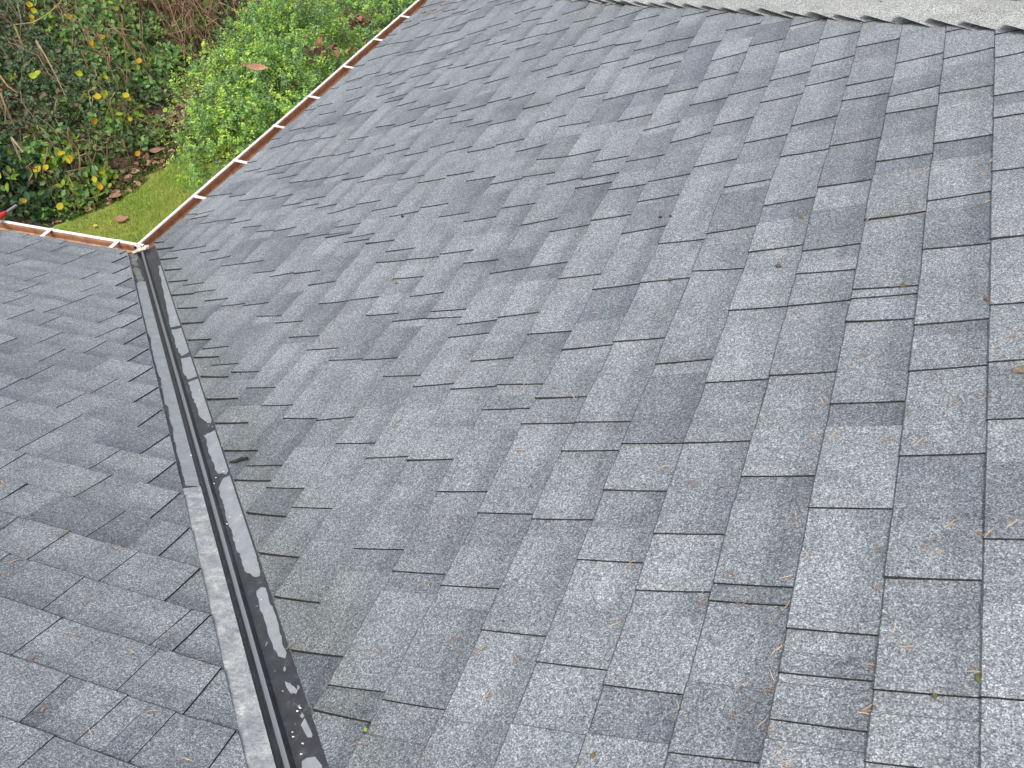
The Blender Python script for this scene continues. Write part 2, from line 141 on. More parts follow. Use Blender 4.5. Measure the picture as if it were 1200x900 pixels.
def granule_mat(name, tint=(1, 1, 1), rough=.85, contrast=1.0):
    m, t, p = mat(name)
    geo = N(t, 'ShaderNodeNewGeometry'); att = N(t, 'ShaderNodeAttribute', attribute_name='Col')
    v = N(t, 'ShaderNodeTexVoronoi', Scale=520.0); t.links.new(geo.outputs['Position'], v.inputs['Vector'])
    sep = N(t, 'ShaderNodeSeparateColor'); t.links.new(v.outputs['Color'], sep.inputs[0])
    g = ramp(t, sep.outputs[0], [(0, .38), (.2, .62), (.42, .88), (.68, 1.12), (.86, 1.5), (1.0, 2.1)])
    v2 = N(t, 'ShaderNodeTexVoronoi', Scale=270.0); t.links.new(geo.outputs['Position'], v2.inputs['Vector'])
    sep2 = N(t, 'ShaderNodeSeparateColor'); t.links.new(v2.outputs['Color'], sep2.inputs[0])
    g2 = ramp(t, sep2.outputs[1], [(0, .74), (.5, 1.0), (1, 1.28)])
    c = mul(t, att.outputs['Color'], g, contrast); c = mul(t, c, g2, 1)
    # grains differ slightly in hue
    hue = ramp(t, sep.outputs[1], [(0, (1.04, 1.0, .96)), (.5, (1, 1, 1)), (1, (.95, 1.0, 1.06))])
    c = mul(t, c, hue, .8)
    # weather: soft dust and algae clouds
    n1 = N(t, 'ShaderNodeTexNoise', Scale=1.6, Detail=5.0, Roughness=.6); t.links.new(geo.outputs['Position'], n1.inputs['Vector'])
    c = mul(t, c, ramp(t, n1.outputs[0], [(.3, (.91, .92, .91)), (.55, (1, 1, 1)), (.72, (1.06, 1.06, 1.04))]))
    n2 = N(t, 'ShaderNodeTexNoise', Scale=9.0, Detail=4.0, Roughness=.65); t.links.new(geo.outputs['Position'], n2.inputs['Vector'])
    c = mul(t, c, ramp(t, n2.outputs[0], [(.3, .86), (.5, 1.0), (.7, 1.13)]))
    c = mul(t, c, tint)
    # silt and algae washed down beside the valley
    sx = N(t, 'ShaderNodeSeparateXYZ'); t.links.new(geo.outputs['Position'], sx.inputs[0])
    ad = N(t, 'ShaderNodeMath', operation='ADD'); t.links.new(sx.outputs[0], ad.inputs[0]); t.links.new(sx.outputs[1], ad.inputs[1])
    ns = N(t, 'ShaderNodeMath', operation='MULTIPLY_ADD'); t.links.new(n2.outputs[0], ns.inputs[0]); ns.inputs[1].default_value = -.40; ab = N(t, 'ShaderNodeMath', operation='ABSOLUTE'); t.links.new(ad.outputs[0], ab.inputs[0]); t.links.new(ab.outputs[0], ns.inputs[2])
    lf = N(t, 'ShaderNodeMath', operation='LESS_THAN'); t.links.new(ad.outputs[0], lf.inputs[0]); lf.inputs[1].default_value = 0.0; l2 = N(t, 'ShaderNodeMath', operation='MULTIPLY_ADD'); t.links.new(lf.outputs[0], l2.inputs[0]); l2.inputs[1].default_value = .32; t.links.new(ns.outputs[0], l2.inputs[2]); ns = l2
    c = mul(t, c, ramp(t, ns.outputs[0], [(0, (.76, .765, .74)), (.10, (.89, .895, .88)), (.20, (1, 1, 1))]) if name == 'shingle_granules' else (1, 1, 1))
    # straggling run-off streaks down the slope
    mp_ = N(t, 'ShaderNodeMapping'); mp_.inputs['Scale'].default_value = (.9, 9.0, .9); t.links.new(geo.outputs['Position'], mp_.inputs['Vector'])
    n3 = N(t, 'ShaderNodeTexNoise', Scale=1.0, Detail=5.0, Roughness=.6); t.links.new(mp_.outputs[0], n3.inputs['Vector'])
    c = mul(t, c, ramp(t, n3.outputs[0], [(.32, (.91, .92, .91)), (.5, (1, 1, 1)), (.7, (1.04, 1.04, 1.04))]))
    t.links.new(c, p.inputs['Base Color']); p.inputs['Roughness'].default_value = rough
    p.inputs['Specular IOR Level'].default_value = .35
    b = N(t, 'ShaderNodeBump', Strength=.5, Distance=.0012); t.links.new(sep.outputs[0], b.inputs['Height']); t.links.new(b.outputs[0], p.inputs['Normal'])
    return m
M_SH = granule_mat('shingle_granules', (.995, 1.01, 1.005))
M_CAP = granule_mat('cap_granules', contrast=1.0)
def col_mat(name, rough=.5, spec=.4, transl=0.0, noise=None):
    m, t, p = mat(name)
    att = N(t, 'ShaderNodeAttribute', attribute_name='Col'); c = att.outputs['Color']
    if noise:
        geo = N(t, 'ShaderNodeNewGeometry'); n = N(t, 'ShaderNodeTexNoise', Scale=noise, Detail=4.0); t.links.new(geo.outputs['Position'], n.inputs['Vector'])
        c = mul(t, c, ramp(t, n.outputs[0], [(.3, .7), (.7, 1.25)]))
    t.links.new(c, p.inputs['Base Color']); p.inputs['Roughness'].default_value = rough; p.inputs['Specular IOR Level'].default_value = spec
    if transl:
        tr = N(t, 'ShaderNodeBsdfTranslucent'); t.links.new(c, tr.inputs[0]); mx = N(t, 'ShaderNodeMixShader'); mx.inputs[0].default_value = transl
        t.links.new(p.outputs[0], mx.inputs[1]); t.links.new(tr.outputs[0], mx.inputs[2]); t.links.new(mx.outputs[0], t.nodes['Material Output'].inputs[0])
    return m
M_LEAF = col_mat('leaf', .55, .25, .42); M_WOOD = col_mat('stem_bark', .8, .2, 0, 30); M_DRY = col_mat('dry_leaf', .7, .3, .25, 60)
M_PAINT = col_mat('house_paint', .55, .3, 0, 6); M_BITS = col_mat('debris', .8, .2, 0, 200)
def gutter_mats():
    m, t, p = mat('white_enamel'); geo = N(t, 'ShaderNodeNewGeometry')
    n = N(t, 'ShaderNodeTexNoise', Scale=14.0, Detail=6.0, Roughness=.7); t.links.new(geo.outputs['Position'], n.inputs['Vector'])
    t.links.new(ramp(t, n.outputs[0], [(.3, (.52, .50, .46)), (.5, (.74, .73, .71)), (.7, (.80, .80, .79))]), p.inputs['Base Color']); p.inputs['Roughness'].default_value = .45
    m2, t, p = mat('stained_gutter_inside'); geo = N(t, 'ShaderNodeNewGeometry')
    n = N(t, 'ShaderNodeTexNoise', Scale=22.0, Detail=7.0, Roughness=.7); t.links.new(geo.outputs['Position'], n.inputs['Vector'])
    t.links.new(ramp(t, n.outputs[0], [(.25, (.20, .095, .05)), (.5, (.44, .225, .125)), (.68, (.55, .31, .19)), (.8, (.62, .46, .35))]), p.inputs['Base Color']); p.inputs['Roughness'].default_value = .6
    return m, m2
M_WHITE, M_BROWN = gutter_mats()
M_CORNER = col_mat('dirty_joint_enamel', .6, .3, 0, 55)
def metal_mats():
    m, t, p = mat('dark_valley_metal'); geo = N(t, 'ShaderNodeNewGeometry')
    n = N(t, 'ShaderNodeTexNoise', Scale=30.0, Detail=8.0, Roughness=.75); t.links.new(geo.outputs['Position'], n.inputs['Vector'])
    t.links.new(ramp(t, n.outputs[0], [(.3, (.026, .028, .032)), (.55, (.045, .047, .052)), (.66, (.085, .086, .088)), (.8, (.20, .20, .19))]), p.inputs['Base Color'])
    p.inputs['Metallic'].default_value = .25; p.inputs['Roughness'].default_value = .36
    m2, t, p = mat('weathered_pale_metal'); geo = N(t, 'ShaderNodeNewGeometry')
    n = N(t, 'ShaderNodeTexNoise', Scale=24.0, Detail=10.0, Roughness=.82); t.links.new(geo.outputs['Position'], n.inputs['Vector'])
    w = N(t, 'ShaderNodeTexNoise', Scale=55.0, Detail=6.0, Roughness=.7); t.links.new(geo.outputs['Position'], w.inputs['Vector'])
    c = ramp(t, n.outputs[0], [(.36, (.24, .25, .27)), (.48, (.31, .32, .335)), (.56, (.42, .43, .42)), (.64, (.58, .59, .57))])
    c = mul(t, c, ramp(t, w.outputs[0], [(.3, .78), (.6, 1.08)]))
    w2 = N(t, 'ShaderNodeTexNoise', Scale=190.0, Detail=5.0, Roughness=.8); t.links.new(geo.outputs['Position'], w2.inputs['Vector'])
    c = mul(t, c, ramp(t, w2.outputs[0], [(.36, .72), (.5, 1.0), (.62, 1.25)]))
    t.links.new(c, p.inputs['Base Color']); p.inputs['Metallic'].default_value = .15; p.inputs['Roughness'].default_value = .5
    m3, t, p = mat('sky_tinted_water_film'); geo = N(t, 'ShaderNodeNewGeometry')  # film on the metal; reflected grey sky is painted into its base colour
    n = N(t, 'ShaderNodeTexNoise', Scale=25.0, Detail=7.0, Roughness=.7); t.links.new(geo.outputs['Position'], n.inputs['Vector'])
    t.links.new(ramp(t, n.outputs[0], [(.3, (.185, .198, .218)), (.5, (.235, .248, .268)), (.62, (.265, .277, .292)), (.78, (.38, .385, .385))]), p.inputs['Base Color'])
    p.inputs['Roughness'].default_value = .42
    m4, t, p = mat('mossy_grime'); geo = N(t, 'ShaderNodeNewGeometry')
    n = N(t, 'ShaderNodeTexNoise', Scale=45.0, Detail=7.0, Roughness=.7); t.links.new(geo.outputs['Position'], n.inputs['Vector'])
    t.links.new(ramp(t, n.outputs[0], [(.3, (.07, .075, .055)), (.6, (.17, .18, .15)), (.78, (.30, .31, .28))]), p.inputs['Base Color']); p.inputs['Roughness'].default_value = .8
    m5, t, p = mat('bright_folded_metal'); p.inputs['Base Color'].default_value = (.36, .37, .39, 1); p.inputs['Metallic'].default_value = .7; p.inputs['Roughness'].default_value = .3
    return m, m2, m3, m4, m5
M_MET, M_PALE, M_FILM, M_GRIME, M_RIB = metal_mats()
# ------------------------------------------------------------------ roof maps
def und(s, w):                      # gentle sag of the old deck, flat near the valley
    d = (s*CP + w)/1.41
    k = min(1, max(0, (d-.1)/.5))
    return k*(.0035*math.sin(5.1*w+1.3*s+.5)+.003*math.sin(3.3*s-2.2*w+2)+.0022*math.sin(11*w+4.7*s)+.0012*math.sin(23*w-9*s+1))
DROP = -.0135
def PR(s, w, n=0.0): n = n+und(s, w)+DROP; return (s*CP-n*SP, w, s*SP+n*CP)
def PL(s, w, n=0.0): n = n+und(s, w)+DROP; return (-w, -s*CP+n*SP, s*SP+n*CP)
def PH(s, w, n=0.0): n += DROP; return (w, HIPY-s*CP+n*SP, s*SP+n*CP)
def FLAT_R(s, w, n=0.0): n += DROP; return (s*CP-n*SP, w, s*SP+n*CP)
def FLAT_L(s, w, n=0.0): n += DROP; return (-w, -s*CP+n*SP, s*SP+n*CP)
LIGHTS = [(.203, .217, .234), (.192, .206, .223), (.216, .230, .246), (.198, .212, .231), (.209, .221, .234), (.196, .209, .223)]
DARKS = [(.158, .170, .189), (.168, .180, .198), (.152, .164, .184), (.172, .182, .197)]
EDGEC = (.040, .039, .038)
VS = (0.0, .018, .30, .58, .70, 1.0, 1.07)
def cell(mp, s0, lo, hi, nlo, nhi, frac, rnd, lift=0.0, expo=EXPO, TH=.0038):
    """one exposed shingle piece between two side cuts: raised tab next to the near cut, recessed remainder beyond"""
    mb = MB()
    def base(v): return .003+.0070*max(0.0, 1-v)**1.3 - .006*max(0.0, v-1)
    def W(f, v):
        a = lo+(hi-lo)*v; b = nlo+(nhi-nlo)*v
        return a+(b-a)*f
    def tone(pal):
        q = rnd.uniform(.95, 1.05); g = rnd.uniform(-.010, .010); c = rnd.choice(pal)
        return (c[0]*q*(1+g), c[1]*q, c[2]*q*(1-g))
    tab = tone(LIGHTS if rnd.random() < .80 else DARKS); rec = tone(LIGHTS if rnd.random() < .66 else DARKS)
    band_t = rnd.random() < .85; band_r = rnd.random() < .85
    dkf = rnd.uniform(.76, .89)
    def strip(f0, f1, hgt, c, band, ncol, f_lift):
        fs = []; vs = []; cs = []
        for i in range(ncol+1):
            f = f0+(f1-f0)*i/ncol
            for v in VS:
                h = base(v)+hgt + (lift*(1-v)**2*max(0, 1-f*2.2) if f_lift else 0)
                if v == 0.0: h -= .0016
                vs.append(mp(s0+v*expo+(.0 if v else -.0004), W(f, v), h))
        nv = len(VS)
        for i in range(ncol):
            for j in range(nv-1):
                fs.append((i*nv+j, i*nv+j+1, (i+1)*nv+j+1, (i+1)*nv+j))
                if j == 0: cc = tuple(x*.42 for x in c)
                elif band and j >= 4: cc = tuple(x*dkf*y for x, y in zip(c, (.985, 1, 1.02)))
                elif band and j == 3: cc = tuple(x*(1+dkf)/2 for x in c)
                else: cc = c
                cs.append(cc)
        mb.add(vs, fs, cs)
    if frac > .02:
        f1 = min(frac, 1.0)
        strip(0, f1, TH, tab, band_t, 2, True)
        # near side face (dark asphalt edge)
        a = []; b = []
        for v in VS:
            l = lift*(1-v)**2
            a.append(mp(s0+v*expo, W(0, v), base(v)+TH+l-(.0016 if v == 0 else 0))); b.append(mp(s0+v*expo, W(0, v)+.0006, base(v)-.0005))
        n = len(VS); mb.add(a+b, [(j+1, j, n+j, n+j+1) for j in range(n-1)], EDGEC)
        # butt
        a = [mp(s0-.0004, W(f, 0), base(0)+TH+lift*max(0, 1-f*2.2)-.0016) for f in (0, f1/2, f1)]; b = [mp(s0+.0003, W(f, 0), -.002) for f in (0, f1/2, f1)]
        mb.add(a+b, [(0, 1, 4, 3), (1, 2, 5, 4)], EDGEC)
        if f1 < .98:    # slanted step down on the far side
            d = .0035/max(.02, nlo-lo)
            a = [mp(s0+v*expo, W(f1, v), base(v)+TH-(.0016 if v == 0 else 0)) for v in VS]; b = [mp(s0+v*expo, W(f1+d, v), base(v)-(.0016 if v == 0 else 0)) for v in VS]
            mb.add(a+b, [(j, j+1, n+j+1, n+j) for j in range(n-1)], tuple(x*.55 for x in tab))
        else:
            a = [mp(s0+v*expo, W(1, v), base(v)+TH) for v in VS]; b = [mp(s0+v*expo, W(1, v), base(v)-.002) for v in VS]
            mb.add(a+b, [(j, j+1, n+j+1, n+j) for j in range(n-1)], EDGEC)
    if frac < .98:
        f0 = frac if frac > .02 else 0
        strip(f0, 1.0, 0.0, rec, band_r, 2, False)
        a = [mp(s0-.0004, W(f, 0), base(0)-.0016) for f in (f0, 1)]; b = [mp(s0+.0003, W(f, 0), -.002) for f in (f0, 1)]
        mb.add(a+b, [(0, 1, 3, 2)], EDGEC)
    return mb
def clip_mb(mb, planes):
    """cut away the part of the piece in front of each plane (point, normal)"""
    if not mb.f: return mb
    hit = False
    for co, no in planes:
        d = [(p[0]-co[0])*no[0]+(p[1]-co[1])*no[1]+(p[2]-co[2])*no[2] for p in mb.v]
        if min(d) > 0: return None
        if max(d) > 0: hit = True
    if not hit: return mb
    bm = bmesh.new(); lay = bm.loops.layers.int.new('ci')
    vs = [bm.verts.new(p) for p in mb.v]; ci = []
    for f, c in zip(mb.f, mb.c):
        try: fc = bm.faces.new([vs[i] for i in f])
        except ValueError: continue
        for l in fc.loops: l[lay] = len(ci)
        ci.append(c)
    for co, no in planes:
        bmesh.ops.bisect_plane(bm, geom=bm.verts[:]+bm.edges[:]+bm.faces[:], plane_co=co, plane_no=no, clear_outer=True)
        # close the cut with a short dark skirt
        be = [e for e in bm.edges if e.is_boundary and all(abs((v.co-Vector(co)).dot(Vector(no))) < 1e-5 for v in e.verts)]
        up = [e for e in be]
        idx = len(ci); ci.append(EDGEC)
        for e in up:
            a, b = e.verts
            try:
                c2 = bm.verts.new(a.co-Vector((0, 0, .006))); d2 = bm.verts.new(b.co-Vector((0, 0, .006)))
                fc = bm.faces.new((a, b, d2, c2))
                for l in fc.loops: l[lay] = idx
            except ValueError: pass
    out = MB(); bm.verts.index_update()
    out.v = [tuple(v.co) for v in bm.verts]
    for f in bm.faces:
        out.f.append(tuple(v.index for v in f.verts)); out.c.append(ci[f.loops[0][lay]]); out.m.append(0)
    bm.free()
    return out if out.f else None
def screen(p):
    q = np.array(p)-CAM; z = q@fw
    return (600+F_PX*(q@r2)/z, 450-F_PX*(q@u2)/z) if z > .1 else (-9999, -9999)
def merge_cuts(lst):
    d = {}
    for k, a, b in lst: d.setdefault(k, []).append((a, b))
    for k in d:
        r = []
        for a, b in sorted(d[k]):
            if r and a-r[-1][0] < .022: continue
            r.append((a, b))
        d[k] = r
    return d
def build_slope(key, mp, cuts, wmax, planes, seed, valley=True, kmax=33, wmin_f=None):
    rnd = random.Random(seed); out = []
    s00 = S0[key]; k = 0
    while s00+k*EXPO > 0: k -= 1
    k0 = k
    for k in range(k0, kmax):
        s = s00+k*EXPO; ex = EXPO
        if k == k0:
            ex = s+EXPO+.008; s = -.008                         # short first course overhanging the gutter
            if ex < .02: continue
        ws = wmin_f(s) if wmin_f else -s*CP
        edge = -s*CP+EDGE*1.4142 if valley else ws
        known = []
        for c in cuts.get(k, []):              # the readings are at deck level: move them to the height of the tab edge
            q = []
            for v_, w_ in zip((0, 1), c):
                P0 = mp(s00+(k+v_)*EXPO, w_, 0.0); n_ = .003+.0070*(1-v_)**1.3+.0038+DROP
                nv = (-SP, 0, CP) if key == 'R' else (0, SP, CP)
                nc = sum((CAM[i]-P0[i])*nv[i] for i in range(3)); cw = CAM[1] if key == 'R' else -CAM[0]
                q.append(w_+(cw-w_)*n_/nc)
            if q[0] > edge+.05: known.append(tuple(q))
        seq = []
        if valley:
            seq.append((edge-.35*EXPO/ .143*1.0-.2, edge-.2-.35*.143, 'tri'))
            seq.append((edge+.004+rnd.uniform(-.004, .004), edge-.004+rnd.uniform(-.004, .004), 'tab'))
        else: seq.append((ws-.3, ws-.3, 'tab'))
        for a, b in known:
            if a-seq[-1][0] > .06 or True: seq.append((a, b, 'tab'))
        seq.append((wmax+.2, wmax+.2, 'end'))
        full = []
        for i in range(len(seq)-1):
            a = seq[i]; b = seq[i+1]; full.append(a)
            if a[2] == 'tri': continue
            gap = b[0]-a[0]; lim = .50
            if gap > lim:
                x = a[0]
                while b[0]-x > .48:
                    x += rnd.choice((.17, .2, .24, .28, .33, .38))*rnd.uniform(.9, 1.12)
                    if b[0]-x < .12: break
                    full.append((x, x-rnd.uniform(.002, .016), 'tab'))
        full.append(seq[-1])
        for i in range(len(full)-1):
            a, b = full[i], full[i+1]
            if a[2] == 'tri': fr = 0.0
            else:
                L = b[0]-a[0]; fr = .82 if L < .06 else min(.92, rnd.uniform(.42, .86))
            lift = rnd.choice((0, 0, 0, .0005, .001)) if rnd.random() > .05 else .003
            th = .0038 if key != 'L' else .0019
            if a[2] == 'tab' and valley and full[i-1][2] == 'tri': th = .0060 if key == 'R' else .0042; lift = rnd.uniform(.001, .004) if key == 'R' else rnd.uniform(0, .0015)
            mb = cell(mp, s, a[0], a[1], b[0]-.0005, b[1]-.0005, fr, rnd, lift, ex, th)
            mb = clip_mb(mb, planes)
            if mb is None: continue
            cx, cy, cz = (sum(p[i] for p in mb.v)/len(mb.v) for i in range(3))
            pts = [screen(mp(s+v*ex, w, .006)) for v, w in ((0, max(a[0], edge)), (1, max(a[1], edge)), (1, min(b[1], wmax)), (0, min(b[0], wmax)))]
            pc = [(min(1200, max(0, x)), min(900, max(0, y))) for x, y in pts]
            ar = abs(sum(pc[j][0]*pc[(j+1) % 4][1]-pc[(j+1) % 4][0]*pc[j][1] for j in range(4)))/2
            out.append((ar, key, mb, (cx, cy, cz)))
    return out
Vn = Vector((1, 1, 0)).normalized()
# right slope: keep the side x+y > edge of the valley and x+y < HIPY (hip); left slope: keep x+y < -edge
hip_pl = ((0, HIPY-.012, 0), (1, 1, 0)); val_r = ((EDGE*.7071, EDGE*.7071, 0), (-1, -1, 0)); val_l = ((-EDGE*.7071, -EDGE*.7071, 0), (1, 1, 0))
ridge_r = ((RIDGE, 0, 0), (1, 0, 0)); ridge_l = ((0, -RIDGE, 0), (0, -1, 0))
cr, cl = merge_cuts(CUTS_R), merge_cuts(CUTS_L)
cells = build_slope('R', PR, cr, HIPY, [hip_pl, val_r, ridge_r], 11)
cells += build_slope('L', PL, cl, 5.0, [val_l, ridge_l, ((-5.0, 0, 0), (-1, 0, 0))], 12)
order = sorted(range(len(cells)), key=lambda i: -cells[i][0])
single = set(order[:300])
# ------------------------------------------------------------------ house
house = tag(empty('house', (0, 0, GROUND)), 'house with grey asphalt shingle roof, open metal valley and white gutters', 'house')
def attach(o, parent):              # parent without moving
    o.parent = parent; o.matrix_parent_inverse = Matrix.Translation(-Vector(parent_world(parent)))
    return o
def parent_world(p):
    v = Vector((0, 0, 0))
    q = p
    M = Matrix.Identity(4)
    while q is not None:
        M = (q.matrix_parent_inverse if q.parent else Matrix.Identity(4)) @ Matrix.Translation(q.location) @ M if False else Matrix.Translation(q.location) @ M
        M = (q.matrix_parent_inverse @ M) if q.parent else M
        q = q.parent
    return M.to_translation()
deck = {}
mb = MB(); c = (.05, .05, .055)
def slab(mb, pts, th=.02, col=(1, 1, 1)):
    n = len(pts); low = [(x, y, z-th) for x, y, z in pts]
    mb.add(list(pts)+low, [tuple(range(n)), tuple(range(2*n-1, n-1, -1))]+[(i, n+i, n+(i+1) % n, (i+1) % n) for i in range(n)], col)
zr = RIDGE*TP; dz = -.020
slab(mb, [(0.01, HIPY, dz), (0.01, 0, dz), (RIDGE, -RIDGE, zr+dz), (RIDGE, HIPY-RIDGE, zr+dz)], .02, c)
deck['R'] = attach(tag(mb.build('roof_slope', M_SH), 'large roof slope on the right rising from the long gutter'), house)
mb = MB(); slab(mb, [(0, -0.01, dz), (-5, -.01, dz), (-5, -RIDGE, zr+dz), (RIDGE, -RIDGE, zr+dz)], .02, c)
deck['L'] = attach(tag(mb.build('roof_slope', M_SH), 'roof slope on the left of the metal valley'), house)
mb = MB(); slab(mb, [(0, HIPY, dz), (RIDGE, HIPY-RIDGE, zr+dz), (2*RIDGE, HIPY, dz)], .02, (.2, .21, .23))
deck['H'] = attach(tag(mb.build('roof_slope', M_SH), 'roof slope beyond the hip'), house)
mb = MB(); slab(mb, [(RIDGE, HIPY-RIDGE, zr+dz), (RIDGE, -RIDGE, zr+dz), (RIDGE, -2*RIDGE, zr+dz), (2*RIDGE, -2*RIDGE, dz), (2*RIDGE, HIPY, dz)], .02, (.2, .21, .23))
attach(mb.build('roof_slope', M_SH), house)
mb = MB(); slab(mb, [(-5, -RIDGE, zr+dz), (-5, -2*RIDGE, dz), (RIDGE+.0, -2*RIDGE, dz), (RIDGE, -RIDGE, zr+dz)], .02, (.2, .21, .23))
attach(mb.build('roof_slope', M_SH), house)
rest = {'R': MB(), 'L': MB()}
for i, (ar, key, m_, ctr) in enumerate(cells):
    if i in single: attach(m_.build('shingle', M_SH, loc=ctr), deck[key])
    else:
        r_ = rest[key]; b = len(r_.v); r_.v += m_.v; r_.f += [tuple(j+b for j in f) for f in m_.f]; r_.c += m_.c; r_.m += m_.m
for key in 'RL':
    attach(tag(rest[key].build('shingle_field', M_SH), kind='stuff'), deck[key])
# slope beyond the hip: courses in one sheet
hc = build_slope('H', PH, {}, 2*RIDGE, [((0, HIPY+.012, 0), (-1, -1, 0)), ((2*RIDGE, HIPY, 0), (1, -1, 0)), ((0, HIPY-RIDGE, 0), (0, -1, 0))], 13, valley=False, wmin_f=lambda s: s*CP)
r_ = MB()
for ar, key, m_, ctr in hc:
    b = len(r_.v); r_.v += m_.v; r_.f += [tuple(j+b for j in f) for f in m_.f]; r_.c += m_.c; r_.m += m_.m
attach(tag(r_.build('shingle_field', M_SH), kind='stuff'), deck['H'])
# ------------------------------------------------------------------ hip caps
mb = MB(); mb.tube([(0, HIPY, -.004), (RIDGE, HIPY-RIDGE, zr-.004)], .006, 5, (.05, .05, .05))
hip = attach(mb.build('hip_ridge', M_SH), house)
HX = [1.619, 1.724, 1.824, 1.925, 2.028, 2.13, 2.223, 2.335, 2.442, 2.545, 2.639, 2.735, 2.848, 2.951, 3.058, 3.159, 3.268, 3.372, 3.475, 3.582]
x = 1.619
while x > .05: x -= .104; HX.insert(0, x)
x = 3.582
while x < RIDGE-.1: x += .105; HX.append(x)
HX = [x for x in HX if x > -.02]
rc = random.Random(5)
hd = Vector((1, -1, TP)).normalized()           # up along the hip
for i, tx in enumerate(HX):
    # tx was read where the cap's lower corner meets the slope: the cap sits 0.15 m to the side of the hip line
    mb = MB(); hw = .146+rc.uniform(-.006, .006); L = .235
    cs, nl = [], 5
    q_ = rc.uniform(.93, 1.06); c0 = tuple(v*q_ for v in (.285, .292, .278)); cur = rc.uniform(.8, 1.3)
    # hip parameter so that the low corner lies at x = tx on the right slope
    # side direction in the right slope, square to the hip
    sr = Vector((-1, -1, 0)); nr = Vector((-SP, 0, CP)); sr = (nr.cross(hd)).normalized()
    if sr.y > 0: sr = -sr
    nb = Vector((0, SP, CP)); sb = nb.cross(hd).normalized()
    if sb.y < 0: sb = -sb
    p0x = tx - sr.x*hw
    base = Vector((p0x, HIPY-p0x, p0x*TP-.014))
    skew = rc.uniform(-.012, .012); vs = []; rows = 6; colsN = 9
    for r_i in range(rows):
        u = r_i/(rows-1); along = u*L
        raise_ = .031*(1-u)**1.1*cur + .004
        for c_i in range(colsN):
            q = -1+2*c_i/(colsN-1)
            a = abs(q); side, nn = (sr, nr) if q < 0 else (sb, nb)
            # rounded crest
            crest = -.012*math.exp(-(a/.18)**2)
            h = raise_ + crest + .009*(1-u)*a**3*cur + .0015*math.sin(9*q+i*2.1)
            bulge = .004*math.sin(math.pi*u)
            p = base + hd*(along + skew*(q)*(1-u)*.5 + .006*a*a) + side*(a*hw*(1-.01*u)) + nn*(h+bulge*(1-a)) + Vector((0, 0, .004*(1-a)))
            vs.append(p)
    n0 = len(vs)
    low = [p-Vector((0, 0, .004)) for p in vs]
    fs = []; cc = []
    for r_i in range(rows-1):
        for c_i in range(colsN-1):
            j = r_i*colsN+c_i; fs.append((j, j+1, j+colsN+1, j+colsN)); cc.append(c0)
            fs.append((n0+j, n0+j+colsN, n0+j+colsN+1, n0+j+1)); cc.append(EDGEC)
    for c_i in range(colsN-1): fs.append((c_i, n0+c_i, n0+c_i+1, c_i+1)); cc.append(EDGEC)
    for r_i in range(rows-1):
        j = r_i*colsN; fs.append((j, j+colsN, n0+j+colsN, n0+j)); cc.append((.05, .05, .045))
        j = r_i*colsN+colsN-1; fs.append((j, n0+j, n0+j+colsN, j+colsN)); cc.append(EDGEC)
    mb.add(vs, fs, cc)
    attach(mb.build('cap_shingle', M_CAP, loc=tuple(base)), hip)
# main ridge caps are outside the picture: one simple row on the crest
mb = MB()
for i in range(40):
    y = HIPY-RIDGE-.05-i*.143
    for sgn in (-1, 1):
        mb.add([(RIDGE, y, zr+.022), (RIDGE, y-.2, zr+.010), (RIDGE+sgn*.15, y-.2, zr-.15*TP+.012), (RIDGE+sgn*.15, y, zr-.15*TP+.024)], [(0, 1, 2, 3) if sgn > 0 else (3, 2, 1, 0)], (.37, .38, .34))
attach(tag(mb.build('ridge_cap_row', M_CAP), kind='stuff'), house)
# ------------------------------------------------------------------ valley flashing
vd = Vector((1, -1, TP)).normalized()
nR = Vector((-SP, 0, CP)); nL = Vector((0, SP, CP))
dR = Vector((1/CP, -1)); dn = dR.normalized(); nn2 = Vector((dn.y, -dn.x))
def VR(a, b, n=0.0):
    v = dn*a+nn2*(-abs(b)); return Vector(FLAT_R(v.x, v.y, n))
def VL(a, b, n=0.0):
    v = dn*a+nn2*(-abs(b)); return Vector(FLAT_L(v.x, v.y, n))
# cross profile: (side, distance from the valley line, height, material)  side -1 = left
prof = [(-1, .16, .0006), (-1, .022, .0010), (-1, .0185, .0012), (-1, .0175, -.006), (-1, .0095, -.007), (-1, .0062, .014), (-1, .003, .0185), (1, .0015, .0195), (1, .0050, .0170), (1, .0085, .0075), (1, .0105, .0016), (1, .0165, .0008), (1, .16, .0006)]
pm = [0, 0, 1, 1, 1, 2, 2, 2, 1, 1, 1, 1]
def sheet(a0, a1, dz_, left_mat, name, label, seg=14):
    mb = MB(); vs = []
    for i in range(seg+1):
        a = a0+(a1-a0)*i/seg
        for sd_, b, h in prof:
            wob = .0009*math.sin(a*7+b*40)
            h2 = h+dz_+(wob if b > .03 else 0)
            vs.append(VL(a, b, h2) if sd_ < 0 else VR(a, b, h2))
    n = len(prof)
    for j in range(n-1):
        mb.add([vs[i*n+j+q] for i in range(seg+1) for q in (0, 1)], [(2*i, 2*i+1, 2*i+3, 2*i+2) for i in range(seg)], (1, 1, 1), pm[j])
    # cut ends
    o = mb.build(name, [left_mat, M_MET, M_RIB]); return attach(tag(o, label), flash)
mb = MB(); slab(mb, [tuple(VR(-.02, 0, -.006)), tuple(VL(-.02, .3, -.004)), tuple(VL(6.4, .3, -.004)), tuple(VR(6.4, 0, -.006)), ], .002, (.03, .03, .03))
flash = attach(mb.build('valley_flashing', M_MET), house)
sheet(-.085, 2.60, 0.0, M_MET, 'metal_sheet', 'lower dark flashing sheet running down to the gutter corner', 30)
sheet(2.53, 6.5, .0016, M_PALE, 'metal_sheet', 'upper flashing sheet with chalky left flange', 36)
